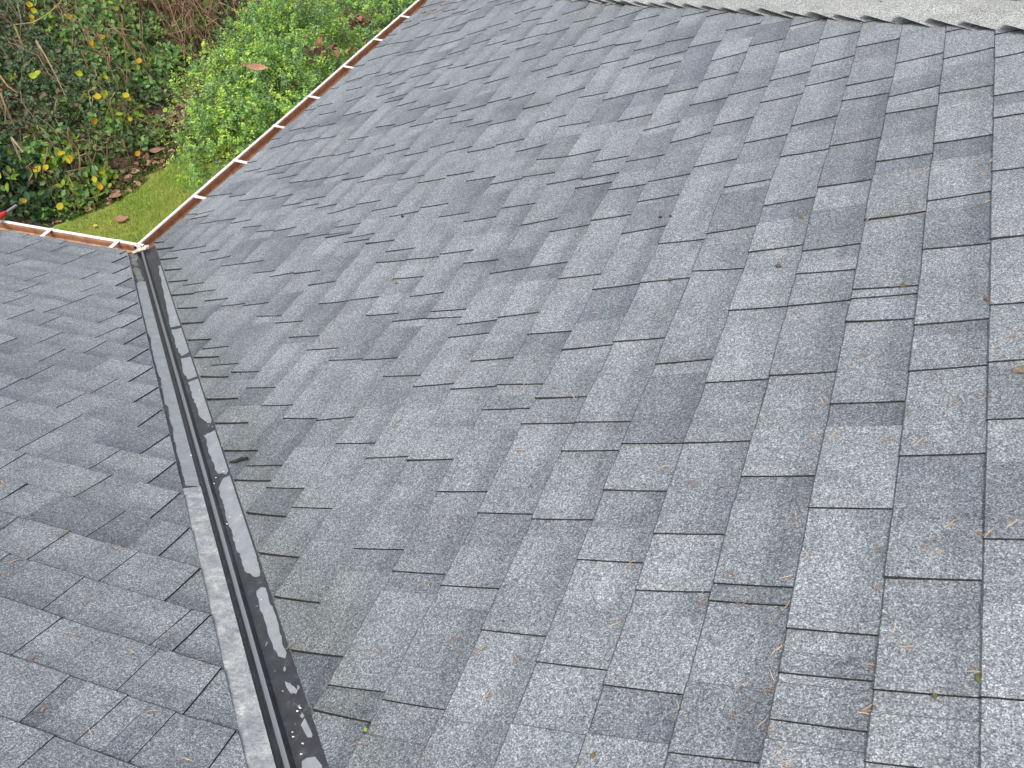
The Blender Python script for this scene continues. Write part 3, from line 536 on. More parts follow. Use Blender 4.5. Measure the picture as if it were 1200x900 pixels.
def film(pts, left, h, mt, name='sky_tinted_film', rnd_=random.Random(3)):
    P = []
    for i in range(len(pts)):
        a0, b0 = pts[i]; a1, b1 = pts[(i+1) % len(pts)]
        L = math.hypot(a1-a0, b1-b0); k = max(1, min(30, int(L/.012)))
        for j in range(k):
            f = j/k; P.append((a0+(a1-a0)*f+rnd_.uniform(-.003, .003), b0+(b1-b0)*f+rnd_.uniform(-.0016, .0016)+.0014*math.sin((a0+(a1-a0)*f)*37+a0*9)+.0012*math.sin((a0+(a1-a0)*f)*113)*rnd_.random()))
    P = [(a, -max(.0125 if not left else .0205, min(.0615, abs(b)))) for a, b in P]
    fn = VL if left else VR
    top = [fn(a, b, h) for a, b in P]
    ca = sum(p[0] for p in P)/len(P); cb = sum(p[1] for p in P)/len(P)
    low = [fn(ca+(a-ca)*1.0, b, h-.0007) for a, b in P]
    n = len(P); bm = bmesh.new(); vt = [bm.verts.new(p) for p in top]; vl = [bm.verts.new(p) for p in low]
    f = bm.faces.new(vt)
    for i in range(n): bm.faces.new((vt[i], vl[i], vl[(i+1) % n], vt[(i+1) % n]))
    bm.normal_update()
    if f.normal.z < 0: bmesh.ops.reverse_faces(bm, faces=bm.faces[:])
    bmesh.ops.triangulate(bm, faces=[f])
    me = bpy.data.meshes.new(name); bm.to_mesh(me); bm.free(); me.materials.append(mt)
    return attach(link(bpy.data.objects.new(name, me)), flash)
for P in PATCH_R: film(P, False, .0033 if P[0][0] > 2.55 else .0022, M_FILM)
for P in PATCH_L: film(P, True, .0024, M_FILM)
film([(-.06, -.024), (-.05, -.060), (.03, -.052), (.07, -.061), (.15, -.060), (.19, -.045), (.16, -.032), (.10, -.036), (.04, -.025)], True, .0022, M_GRIME, 'moss_grime')
film([(.24, -.028), (.20, -.045), (.23, -.060), (.30, -.061), (.34, -.055), (.43, -.052), (.46, -.036), (.41, -.022), (.33, -.030)], True, .0022, M_GRIME, 'moss_grime')
# ------------------------------------------------------------------ gutters
def gutter(along_y, a0, a1, label):
    outer = [(.030, -.030), (.030, -.115), (-.070, -.115), (-.078, -.085), (-.098, -.060), (-.104, -.030), (-.104, -.012)]
    inner = [(.0275, -.030), (.0275, -.1125), (-.068, -.1125), (-.0755, -.084), (-.0945, -.058), (-.087, -.0285), (-.087, -.014)]
    lip = [(-.104, -.012), (-.101, -.009), (-.090, -.009), (-.087, -.014)]
    def P(o, a):
        x, z = o
        if along_y: return (x, a, z)
        return (a, -x-.012, z)
    mb = MB(); seg = max(6, int(abs(a1-a0)/.25))
    def cut(o, a):  # mitre at the inside corner
        x, z = o
        if along_y: return max(a, -x-.012) if abs(a-a0) < 1e-6 else a
        return min(a, x) if abs(a-a0) < 1e-6 else a
    for prof_, mi in ((outer, 0), (inner, 1), (lip, 0)):
        vs = []
        for i in range(seg+1):
            a = a0+(a1-a0)*i/seg; wv = .0015*math.sin(a*2.7)
            for o in prof_:
                aa = cut(o, a); p = P(o, aa); vs.append((p[0], p[1], p[2]+wv))
        n = len(prof_)
        mb.add(vs, [(i*n+j, i*n+j+1, (i+1)*n+j+1, (i+1)*n+j) for i in range(seg) for j in range(n-1)], (1, 1, 1), mi)
    return attach(tag(mb.build('gutter', [M_WHITE, M_BROWN]), label), house)
gR = gutter(True, -.2, HIPY+.05, 'long white gutter with rust brown inside along the right slope')
gL = gutter(False, .2, -5.0, 'short stretch of white gutter along the left slope')
def strap(g, along_y, a, sk):
    mb = MB(); w = .011; pts = [(-.100, -.0068), (-.088, -.0062), (-.02, -.0125), (.035, -.014)]
    vs = []
    for z0 in (0, -.0018):
        for x, z in pts:
            for q in (-w, w):
                aa = a+q+sk*(x+.1)
                vs.append((x, aa, z+z0) if along_y else (aa, -x-.012, z+z0))
    n = len(pts); fs = [(2*i, 2*i+1, 2*i+3, 2*i+2) for i in range(n-1)]+[(2*n+2*i, 2*n+2*i+2, 2*n+2*i+3, 2*n+2*i+1) for i in range(n-1)]
    fs += [(2*i, 2*i+2, 2*n+2*i+2, 2*n+2*i) for i in range(n-1)]+[(2*i+1, 2*n+2*i+1, 2*n+2*i+3, 2*i+3) for i in range(n-1)]+[(0, 2*n, 2*n+1, 1)]
    mb.add(vs, fs); attach(mb.build('hanger_strap', M_WHITE), g)
for y in (.565, .972, 1.408, 1.822, 2.285, 2.745, 3.175, 3.53): strap(gR, True, y, .02)
for x in (-.64, -.21, -1.08, -1.52, -1.95, -2.4, -2.83, -3.26): strap(gL, False, x, -.12)
# sealed mitre joint and splash pieces at the inside corner
mb = MB(); M45 = Matrix.Rotation(math.radians(-45), 3, 'Z')
mb.box((-.064, .052, -.0075), (.085, .020, .003), (1, 1, 1), Matrix.Rotation(math.radians(-41), 3, 'Z'))
mb.box((-.030, .030, .004), (.058, .030, .003), (1, 1, 1), Matrix.Rotation(math.radians(20), 3, 'Z') @ Matrix.Rotation(math.radians(-14), 3, 'Y'))
mb.box((-.052, .018, -.004), (.020, .045, .003), (1, 1, 1), Matrix.Rotation(math.radians(-30), 3, 'Z'))
mb.box((-.010, .048, .008), (.024, .022, .010), (1, 1, 1), Matrix.Rotation(math.radians(30), 3, 'Z'))
mb.c = [(.50, .47, .40)]*len(mb.f)
attach(tag(mb.build('corner_joint', M_CORNER), 'bent white joint pieces where the two gutters meet'), house)
# fascia, soffit and walls below
mb = MB()
mb.box((.045, HIPY/2+.1, -.10), (.022, HIPY-.3, .16), (.7, .7, .68)); mb.box((-2.6, -.06, -.10), (5.0, .022, .16), (.7, .7, .68))
attach(mb.build('fascia', M_PAINT), house)
mb = MB()
mb.box((.30, HIPY/2-.1, -.19), (.55, HIPY-.5, .016), (.66, .66, .64)); mb.box((-2.4, -.33, -.19), (5.0, .55, .016), (.66, .66, .64))
attach(mb.build('soffit', M_PAINT), house)
mb = MB()
for z in np.arange(GROUND+.1, -.21, .15):
    mb.box((.56+.006, (HIPY-.9)/2-.3, z+.075), (.03, HIPY-.0, .146), (.42, .40, .36), Matrix.Rotation(math.radians(3), 3, 'Y'))
    mb.box((-2.3, -.58, z+.075), (5.3, .03, .146), (.42, .40, .36), Matrix.Rotation(math.radians(3), 3, 'X'))
wall = MB(); wall.box((3.3, -1.5, -1.42), (5.44, 9.0, 2.36), (.40, .38, .34)); wall.box((-1.9, -2.4, -1.42), (4.9, 3.6, 2.36), (.40, .38, .34))
attach(wall.build('wall', M_PAINT), house); attach(tag(mb.build('siding_boards', M_PAINT), kind='stuff'), house)
# ------------------------------------------------------------------ ground
def hbank(x, y):
    xb = -4.6-.35*max(0, y-4.8); u = xb-x
    return GROUND + .75*max(u, 0)*(1 if u > .5 else u/.5*.5+.5) + .6*max(0, y-8.5)
def hterr(x, y):
    h = hbank(x, y)
    cap = 1.2 if x < -4 else -.6
    h = min(h, cap + .03*max(0, math.hypot(x, y)-12))
    return h + .05*math.sin(1.9*x+.7*y)*min(1, max(0, h-GROUND)) + .03*math.sin(5*x-3*y)*min(1, max(0, h-GROUND))
def axis(a, b, c, d, st): return sorted(set([round(v, 3) for v in np.concatenate([np.linspace(a, b, 14)[:-1], np.arange(b, c, st), np.linspace(c, d, 14)])]))
xs = axis(-300, -14, 8, 300, .35); ys = axis(-300, -3, 18, 300, .35)
mb = MB(); ny = len(ys)
mb.add([(x, y, hterr(x, y)) for x in xs for y in ys], [(i*ny+j, (i+1)*ny+j, (i+1)*ny+j+1, i*ny+j+1) for i in range(len(xs)-1) for j in range(ny-1)])
m, t, p = mat('forest_soil'); geo = N(t, 'ShaderNodeNewGeometry')
n = N(t, 'ShaderNodeTexNoise', Scale=7.0, Detail=9.0, Roughness=.75); t.links.new(geo.outputs['Position'], n.inputs['Vector'])
t.links.new(ramp(t, n.outputs[0], [(.3, (.020, .014, .010)), (.5, (.060, .038, .025)), (.66, (.11, .065, .042)), (.8, (.05, .06, .025))]), p.inputs['Base Color']); p.inputs['Roughness'].default_value = .95
tag(mb.build('ground', m, smooth=True), kind='structure')
# lawn: an irregular sheet
lawn = [(-4.30, 3.75), (-4.22, 4.0), (-4.16, 4.28), (-4.24, 4.55), (-4.12, 4.85), (-4.14, 5.15), (-3.9, 5.4), (-3.3, 5.5), (-2.6, 5.0), (-1.6, 4.6), (-.2, 4.2), (.5, 3.8), (.5, -.5), (-5, -.5), (-5.2, 1.8), (-5.0, 2.9), (-4.6, 3.35)]
lawn0 = list(lawn)
def inlawn(x, y):
    lawn = lawn0; c_ = False; j = len(lawn)-1
    for i in range(len(lawn)):
        xi, yi = lawn[i]; xj, yj = lawn[j]
        if (yi > y) != (yj > y) and x < (xj-xi)*(y-yi)/(yj-yi)+xi: c_ = not c_
        j = i
    return c_
lr_ = random.Random(21); rag = []
for i in range(len(lawn)):
    (ax_, ay_), (bx_, by_) = lawn[i], lawn[(i+1) % len(lawn)]; n_ = max(1, int(math.hypot(bx_-ax_, by_-ay_)/.045))
    for j in range(n_):
        f = j/n_; g_ = .028 if i < 8 else 0
        rag.append((ax_+(bx_-ax_)*f+lr_.gauss(0, g_), ay_+(by_-ay_)*f+lr_.gauss(0, g_)))
lawn = rag
mb = MB(); mb.add([(x, y, GROUND+.006) for x, y in lawn], [tuple(range(len(lawn)))[::-1]])
m, t, p = mat('mossy_lawn'); geo = N(t, 'ShaderNodeNewGeometry')
n = N(t, 'ShaderNodeTexNoise', Scale=5.0, Detail=8.0, Roughness=.7); t.links.new(geo.outputs['Position'], n.inputs['Vector'])
t.links.new(ramp(t, n.outputs[0], [(.3, (.11, .17, .03)), (.5, (.19, .26, .05)), (.68, (.32, .32, .10))]), p.inputs['Base Color']); p.inputs['Roughness'].default_value = .95
tag(mb.build('lawn', m), kind='structure')
# grass blades
nb_ = 75000; gx = rng.uniform(-4.45, -2.4, nb_*2); gy = rng.uniform(2.3, 5.6, nb_*2)
keep = np.array([inlawn(a+rng.normal()*.09, b+rng.normal()*.09) for a, b in zip(gx, gy)]); gx, gy = gx[keep][:nb_], gy[keep][:nb_]; k = len(gx)
ang = rng.uniform(0, 6.28, k); hgt = rng.uniform(.015, .045, k); lean = rng.normal(0, .012, (k, 2)); wd = rng.uniform(.0015, .0035, k)
B = np.stack([gx, gy, np.full(k, GROUND+.005)], 1); D = np.stack([np.cos(ang)*wd, np.sin(ang)*wd, np.zeros(k)], 1)
T = B+np.stack([lean[:, 0], lean[:, 1], hgt], 1); V = np.stack([B-D, B+D, T], 1).reshape(-1, 3)
pn = .5+.5*np.sin(gx*4.1+1.3*np.sin(gy*3))*np.sin(gy*5.2+gx)
gcol = np.stack([.30+.22*pn, .47+.07*pn, .07+.07*pn], 1)*rng.uniform(.65, 1.4, (k, 1))
yl = rng.random(k) < .16; gcol[yl] = np.array([.30, .24, .10])*rng.uniform(.7, 1.2, (yl.sum(), 1))
tag(np_mesh('grass', V, np.arange(3*k).reshape(k, 3), gcol, M_LEAF), 'short mossy yellow green grass of the lawn below the gutter corner', 'grass', kind='stuff')
# ------------------------------------------------------------------ leaves
def leaves(P, Nrm, size, col, spread=.7, long=1.35, cup=.25):
    """arrays: P centres, Nrm facing, size per leaf, col per leaf -> V, F, colours (two folded triangles pairs)"""
    k = len(P); nr = Nrm+rng.normal(0, spread, (k, 3)); nr /= np.linalg.norm(nr, axis=1, keepdims=True)
    a = rng.normal(0, 1, (k, 3)); a -= nr*(a*nr).sum(1, keepdims=True); a /= np.linalg.norm(a, axis=1, keepdims=True); b = np.cross(nr, a)
    s = size[:, None]; L = s*long*.5
    v0 = P-a*L; v3 = P+a*L-nr*s*.06
    v1 = P-a*L*.35+b*s*.42+nr*s*cup*.5; v2 = P+a*L*.45+b*s*.33+nr*s*cup*.4
    v5 = P-a*L*.35-b*s*.42+nr*s*cup*.5; v4 = P+a*L*.45-b*s*.33+nr*s*cup*.4
    V = np.stack([v0, v1, v2, v3, v4, v5], 1).reshape(-1, 3); i = np.arange(k)[:, None]*6
    F = np.concatenate([i+np.array([[0, 3, 2, 1]]), i+np.array([[0, 5, 4, 3]])], 1).reshape(-1, 4)
    return V, F, np.repeat(col, 2, axis=0)
def join(parts):
    V = []; F = []; Cc = []; b = 0
    for v, f, c_ in parts: V.append(v); F.append(f+b); Cc.append(c_); b += len(v)
    return np.concatenate(V), np.concatenate(F), np.concatenate(Cc)
def pal(cols, k, var=.22):
    cols = np.array(cols); return cols[rng.integers(0, len(cols), k)]*rng.uniform(1-var, 1+var, (k, 1))
TOC = np.array([.62, -.62, .48])       # up and out towards the open side
# low ground cover over the whole bank
def bank_pts(n, x0, x1, y0, y1, hmin, hmax, cond=None):
    x = rng.uniform(x0, x1, n); y = rng.uniform(y0, y1, n)
    keep = np.array([not inlawn(a, b) and (cond is None or cond(a, b)) for a, b in zip(x, y)]); x, y = x[keep], y[keep]
    z = np.array([hterr(a, b) for a, b in zip(x, y)])+rng.uniform(hmin, hmax, len(x))
    return np.stack([x, y, z], 1)
P = bank_pts(30000, -9, -4.5, 3.0, 9.5, .0, .30, lambda a, b: -4.68-.33*max(0, b-4.8)-a > .12*math.sin(a*5+b*7))
nzz = .5+.5*np.sin(P[:, 0]*2.3+P[:, 1]*1.1)*np.sin(P[:, 1]*2.9-P[:, 0])
col = pal([(.08, .14, .06), (.11, .18, .085), (.14, .21, .085), (.12, .17, .10)], len(P)); br = rng.random(len(P)) < .18+.3*(nzz > .7)
col[br] = pal([(.20, .125, .075), (.28, .19, .13), (.15, .085, .06)], br.sum())
tag(np_mesh('ground_cover', *leaves(P, np.tile(TOC, (len(P), 1)), rng.uniform(.025, .055, len(P)), col), M_LEAF), 'dark low leafy ground cover over the bank behind the brambles', 'ground cover', kind='stuff')
# fallen leaf litter between thicket and lawn
P = bank_pts(12000, -6.3, -1.6, 3.0, 8.6, .004, .03, lambda a, b: -4.95-.33*max(0, b-4.8) < a)
col = pal([(.20, .10, .06), (.13, .065, .045), (.30, .19, .12), (.09, .045, .035), (.24, .13, .09), (.36, .25, .15)], len(P))
tag(np_mesh('leaf_litter', *leaves(P, np.tile([0, 0, 1.], (len(P), 1)), rng.uniform(.03, .08, len(P)), col*1.35, .55), M_DRY), 'brown fallen leaves lying in a strip between brambles and lawn', 'leaf litter', kind='stuff')
P = bank_pts(3500, -4.75, -3.6, 3.2, 5.6, .004, .03)
V, F, cc = leaves(P, np.tile([0, 0, 1.], (len(P), 1)), rng.uniform(.02, .05, len(P)), pal([(.05, .10, .02), (.09, .14, .03), (.035, .07, .02)], len(P)))
tag(np_mesh('weeds', V, F, cc, M_LEAF), 'small green weeds along the ragged edge of the lawn', 'weeds', kind='stuff')
# dry stems tangle
def arc(p, q, up_, n=6, jit=.03):
    p, q = Vector(p), Vector(q); r = []
    for i in range(n+1):
        f = i/n; v = p.lerp(q, f)+Vector((0, 0, up_*4*f*(1-f)))+Vector([random.gauss(0, jit) for _ in range(3)])*(1 if 0 < i < n else .3); r.append(v)
    return r
GREENS = [(.16, .31, .10), (.22, .39, .12), (.14, .27, .10), (.29, .45, .13)]
FRESH = [(.22, .38, .05), (.30, .42, .06), (.17, .31, .05)]
BLUEG = [(.13, .215, .115), (.165, .26, .135), (.11, .175, .095), (.18, .24, .12)]
def bramble(c0, rad, nclump, lsz, pals, fresh, label, stems=14, stemcol=(.20, .14, .09), hmax=.5, per=9, name='bramble_bush', cat='bramble'):
    c0 = Vector(c0); root = tag(empty(name, (c0.x, c0.y, hterr(c0.x, c0.y))), label, cat)
    PP = []; SS = []; CC = []
    for i in range(nclump):
        q = random.uniform(0, 6.283); r = rad*math.sqrt(random.random()); x = c0.x+r*math.cos(q)*1.0; y = c0.y+r*math.sin(q)*1.1
        if inlawn(x, y): continue
        z = hterr(x, y)+random.uniform(.06, hmax)*(1-.5*r/rad); k = random.randint(per-3, per+3)
        off = rng.normal(0, lsz*1.1, (k, 3)); off[:, 2] *= .5
        PP.append(np.array([x, y, z])+off); SS.append(rng.uniform(.65, 1.15, k)*lsz)
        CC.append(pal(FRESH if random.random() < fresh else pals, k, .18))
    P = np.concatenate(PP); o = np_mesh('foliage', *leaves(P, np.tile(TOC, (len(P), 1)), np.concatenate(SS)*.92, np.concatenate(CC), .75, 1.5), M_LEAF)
    attach(o, root); mb = MB()
    for i in range(stems):
        q = random.uniform(0, 6.283); a = Vector((c0.x+random.gauss(0, rad*.4), c0.y+random.gauss(0, rad*.4), 0)); a.z = hterr(a.x, a.y)
        b = Vector((a.x+math.cos(q)*rad*random.uniform(.4, 1), a.y+math.sin(q)*rad*random.uniform(.4, 1), 0)); b.z = hterr(b.x, b.y)+random.uniform(.05, hmax)
        if inlawn(b.x, b.y): continue
        k = random.uniform(.6, 1.5); mb.tube(arc(a, b, random.uniform(.1, hmax*1.25)), random.uniform(.0025, .006), 4, tuple(v*k for v in stemcol), False)
    attach(mb.build('stem', M_WOOD), root)
    return root
B_ = {}
B_['dark'] = bramble((-5.75, 4.75, 0), .85, 620, .030, BLUEG, .02, 'dense dark green small leaved evergreen shrub at the left edge', 14, (.24, .19, .13), .42, 12, 'evergreen_shrub', 'shrub')
B_['dark2'] = bramble((-6.3, 5.3, 0), .7, 260, .032, BLUEG, .02, 'dark evergreen shrub with bare twigs poking through, upper left', 34, (.26, .2, .14), .42, 10, 'evergreen_shrub', 'shrub')
B_['broad'] = bramble((-4.85, 4.05, 0), .42, 90, .062, GREENS, .35, 'bramble with broad mixed green and yellow leaves beside the lawn', 30, (.24, .15, .10), .38)
B_['trail'] = bramble((-5.0, 5.1, 0), .45, 85, .052, GREENS, .30, 'bramble trailing bright green leaves towards the brown leaf litter', 30, (.24, .18, .10), .35)
B_['top'] = bramble((-6.05, 6.45, 0), .75, 260, .060, GREENS, .15, 'bramble with larger mid green leaves at the top of the thicket', 34, (.24, .15, .10), .5)
B_['vine'] = bramble((-5.6, 6.05, 0), .55, 170, .055, GREENS, .12, 'leafy green bramble between the dry stems and the leaf litter', 28, (.24, .15, .10), .45)
B_['ivy'] = bramble((-5.05, 3.45, 0), .38, 80, .075, [(.045, .11, .05), (.035, .085, .045), (.06, .13, .05)], .08, 'broad leaved green plant right beside the red pole tip', 8, (.10, .08, .05), .35, 7, 'broadleaf_plant', 'plant')
B_['low'] = bramble((-4.72, 3.72, 0), .32, 80, .042, GREENS, .12, 'low grey green weedy plant behind the left gutter', 12, (.13, .09, .06), .18, 7, 'low_plant', 'plant')
B_['dry'] = bramble((-6.0, 7.7, 0), .95, 170, .045, GREENS, .1, 'tangle of dry reddish brown bramble stems left of the box shrub', 150, (.26, .16, .10), .7)
B_['far'] = bramble((-7.6, 6.6, 0), 1.2, 520, .050, [(.10, .17, .07), (.14, .22, .085)], .04, 'darker green bramble mass in the top left corner', 45, (.24, .16, .11), .6)
B_['far2'] = bramble((-6.2, 9.3, 0), 1.3, 260, .055, [(.06, .11, .045), (.09, .15, .05)], .06, 'dark green bramble mass behind the box shrubs', 60, (.22, .14, .10), .7)
# long single canes read from the photograph
CCOL = [(.42, .33, .12), (.42, .20, .09), (.30, .21, .14), (.22, .16, .10), (.24, .15, .10), (.16, .14, .05), (.26, .18, .11), (.36, .28, .2)]
CLAB = ['arching yellow ochre cane near the yellow leaves', 'orange brown bent cane at the left edge', 'thin tan cane hanging over the dark shrub', 'pale upright dead stem in the dark shrub', 'pale dead stem beside the box shrub', 'olive green cane in front of the dry stems', 'pinkish brown bare twig above the bramble', 'short straight pale stick in the evergreen shrub']
for pts, c_, lb in zip(CANES, CCOL, CLAB):
    mb = MB(); pts = [Vector(p)+Vector((.32, -.32, .28)) for p in pts]
    r = [.011-.007*i/(len(pts)-1) for i in range(len(pts))]
    e = pts[0]-Vector((0, 0, .35)); mb.tube([e]+pts, [.012]+r, 6, c_)
    tag(mb.build('cane', M_WOOD, loc=tuple(pts[0])), lb, 'cane')
# yellow leaves, one object each
ym = bpy.data.meshes.new('yellow_leaf'); ymats = []
def one_leaf(name, size, col, curl=.25, n=5, wide=.42):
    """a pointed oval leaf with midrib fold and a short stalk"""
    mb = MB(); vs = []; top = []
    for i in range(n+1):
        f = i/n; wdt = size*wide*math.sin(math.pi*min(1, .06+f*.93))**.8; x_ = size*(f-.5); zc = curl*size*((f-.5)**2)*1.6
        vs += [(x_, -wdt, zc+curl*wdt*.8), (x_, 0, zc), (x_, wdt, zc+curl*wdt*.6)]
    fs = []; cs = []
    for i in range(n):
        for q in (0, 1): fs.append((3*i+q, 3*i+q+3, 3*i+q+4, 3*i+q+1)); cs.append(tuple(v*random.uniform(.85, 1.15) for v in col))
    mb.add(vs, fs, cs); mb.tube([(-size*.5, 0, 0), (-size*.75, 0, -size*.1)], size*.02, 4, tuple(v*.7 for v in col))
    return mb
proto = [one_leaf('yellow_leaf', s_, c_).build('yellow_leaf', M_LEAF) for s_, c_ in ((.085, (.62, .47, .02)), (.07, (.55, .50, .03)), (.065, (.60, .36, .03)), (.075, (.45, .50, .05)))]
for i, pt in enumerate(YELLOW):
    o = proto[i] if i < 4 else link(proto[rng.integers(0, 4)].copy())
    pt = Vector(pt)+Vector((.30, -.30, .26))*random.uniform(.9, 1.05)
    nr = Vector(TOC)+Vector([random.gauss(0, .35) for _ in range(3)])
    o.location = pt; o.rotation_euler = (nr.to_track_quat('Z', 'Y') @ __import__('mathutils').Quaternion((0, 0, 1), random.uniform(0, 6.28))).to_euler(); o.scale = (random.uniform(.8, 1.3),)*3
    tag(o, 'yellow autumn leaf caught among the bramble stems', 'leaf', 'yellow leaves in the thicket')
# ------------------------------------------------------------------ box shrubs
def shrub(lobes, base, label, nsprig, fresh, name='box_shrub'):
    root = tag(empty(name, base), label, 'shrub'); PP = []; NN = []; SS = []; CC = []; sp = []
    tot = sum(r*r for *_, r in lobes)
    for cx, cy, cz, r in lobes:
        for i in range(int(nsprig*r*r/tot)):
            d = rng.normal(0, 1, 3); d /= np.linalg.norm(d)
            if d[2] < -.55: continue
            rr = r*(.80+.14*math.sin(5*d[0]+3*cx)*math.sin(6*d[1]+cy)+.13*math.sin(11*d[2]+7*d[0])+rng.normal(0, .07))
            if rng.random() < .25: rr *= rng.uniform(.6, .95)
            c_ = np.array([cx, cy, cz])+d*rr
            if c_[2] < GROUND+.05: continue
            ax = d*.7+np.array([0, 0, .5])+rng.normal(0, .35, 3); ax /= np.linalg.norm(ax)
            L = rng.uniform(.07, .17); k = rng.integers(16, 28); f = rng.random(k)
            off = ax*((f-.3)*L)[:, None]+rng.normal(0, .016, (k, 3))*(1.2-f[:, None]*.6)
            PP.append(c_+off); NN.append(np.tile(ax*.6+d*.5+np.array([0, 0, .3]), (k, 1))); SS.append(rng.uniform(.011, .022, k))
            u = rng.random()
            pl_ = [(.46, .66, .13), (.54, .72, .15)] if u < fresh else ([(.27, .48, .13), (.34, .55, .17), (.22, .41, .12)] if u < .72 else [(.13, .25, .09), (.34, .46, .26), (.16, .28, .12)])
            CC.append(pal(pl_, k, .22)*(.8+.35*f[:, None]))
            sp.append((c_-d*.15, c_+ax*L*.6))
    P = np.concatenate(PP)
    attach(np_mesh('foliage', *leaves(P, np.concatenate(NN), np.concatenate(SS), np.concatenate(CC), .6, 1.5), M_LEAF), root)
    mb = MB()
    for a, b in sp[::6]: mb.tube([a, (a+b)/2+rng.normal(0, .01, 3), b], .002, 3, (.11, .07, .045), False)
    attach(tag(mb.build('twig', M_WOOD), kind='stuff'), root)
    mb = MB()
    for cx, cy, cz, r in lobes:
        for j in range(7):
            b = Vector((cx, cy, cz))+Vector(rng.normal(0, .45, 3)*r); mb.tube(arc((base[0]+rng.normal()*.12, base[1]+rng.normal()*.12, base[2]), b, .05, 5, .03), [.02, .018, .015, .012, .009, .006], 5, (.10, .07, .05), False)
    attach(mb.build('trunk', M_WOOD), root)
    return root
shrub([(-2.62, 4.15, -1.85, .62), (-2.35, 4.9, -1.75, .75), (-2.95, 4.9, -1.75, .70), (-2.75, 5.6, -1.6, .75), (-3.05, 6.1, -1.55, .55)], (-2.6, 5.0, GROUND), 'big bright green box shrub standing close behind the gutter', 5200, .34)
shrub([(-2.0, 6.8, -1.7, .85), (-2.7, 7.3, -1.6, .75), (-1.6, 7.9, -1.5, .9)], (-2.1, 7.2, GROUND), 'duller green shrub beyond the big one, beside the upper gutter', 3000, .18)
shrub([(-1.2, 9.6, -1.6, 1.0), (-2.9, 9.0, -1.7, .9)], (-2.0, 9.3, GROUND), 'muted green shrub farthest back by the gutter end', 1300, .05)
# growth beyond the hip
r_ = shrub([(3.4, 9.0, -1.9, 1.0), (4.8, 9.2, -1.8, 1.1), (6.2, 9.3, -1.9, 1.0)], (4.6, 9.2, GROUND), 'yellow green bush behind the pale hip shingles at the top edge', 1500, .6, 'yellow_bush')
# dead reddish leaf pile and curled leaves
def leaf_pile(c0, n, rad, label):
    P = np.array(c0)+rng.normal(0, 1, (n, 3))*np.array([rad, rad, rad*.35])
    o = np_mesh('dead_leaf_clump', *leaves(P, np.tile([.3, -.3, 1.], (n, 1)), rng.uniform(.035, .075, n), pal([(.20, .10, .065), (.10, .04, .03), (.28, .15, .09), (.07, .035, .03)], n), .6), M_DRY)
    tag(o, label, 'dead leaves', kind='stuff')
leaf_pile((-2.02, 5.10, -1.20), 42, .07, 'heap of dead red brown leaves caught between the shrubs')
leaf_pile((-1.95, 5.75, -1.16), 26, .06, 'smaller patch of dead brown leaves close to the gutter')
def place_leaf(mb, name, loc, rot, label, group=None):
    o = mb.build(name, M_DRY); o.location = loc; o.rotation_euler = rot
    return tag(o, label, 'leaf', group)
# ------------------------------------------------------------------ loose things
place_leaf(one_leaf('fallen_leaf', .14, (.42, .24, .15), .3), 'fallen_leaf', (-3.88, 3.62, GROUND+.045), (.1, .1, .9), 'single brown leaf lying on the lawn near the gutter corner')
place_leaf(one_leaf('fallen_leaf', .05, (.7, .6, .1), .2), 'fallen_leaf', (-4.08, 3.45, GROUND+.045), (.1, .0, 2.), 'tiny yellow leaf on the lawn close to the left gutter')
place_leaf(one_leaf('fallen_leaf', .15, (.40, .22, .14), .2), 'fallen_leaf', (-4.25, 4.0, GROUND+.05), (.1, .1, 2.6), 'brown leaf at the ragged edge of the lawn')
place_leaf(one_leaf('fallen_leaf', .13, (.36, .20, .13), .2), 'fallen_leaf', (-4.45, 5.0, GROUND+.05), (.1, .1, .6), 'tan leaf on top of the brown leaf litter')
place_leaf(one_leaf('fallen_leaf', .23, (.46, .27, .16), .5, 6, .14), 'dead_leaf', (-2.36, 4.42, -1.12), Matrix(((.90, .10, .42), (.38, .62, -.68), (-.22, .78, .58))).to_euler(), 'curled rusty orange leaf lying on the big box shrub')
mb = MB(); mb.tube([(-1.55, -1.2, .50), (-.9722, .0807, .012), (-.985, .13, .003)][1:], .0145, 10, (.62, .035, .03))
A_ = Vector((-.9722, .0807, .014)); D_ = Vector((-.0812, .2005, -.052)).normalized()
mb = MB(); mb.tube([A_-D_*1.3, A_-D_*.2, A_+D_*.055, A_+D_*.075], [.0155, .0155, .0150, .009], 12, (.60, .035, .03))
root = empty('pole', tuple(A_)); tag(root, 'red pole with a grey metal tip lying across the left gutter', 'pole')
attach(mb.build('handle', M_PAINT), root)
mb = MB(); mb.tube([A_+D_*.07, A_+D_*.20, A_+D_*.206], [.0078, .0078, .005], 10, (.30, .30, .32)); attach(mb.build('tip', M_PAINT), root)
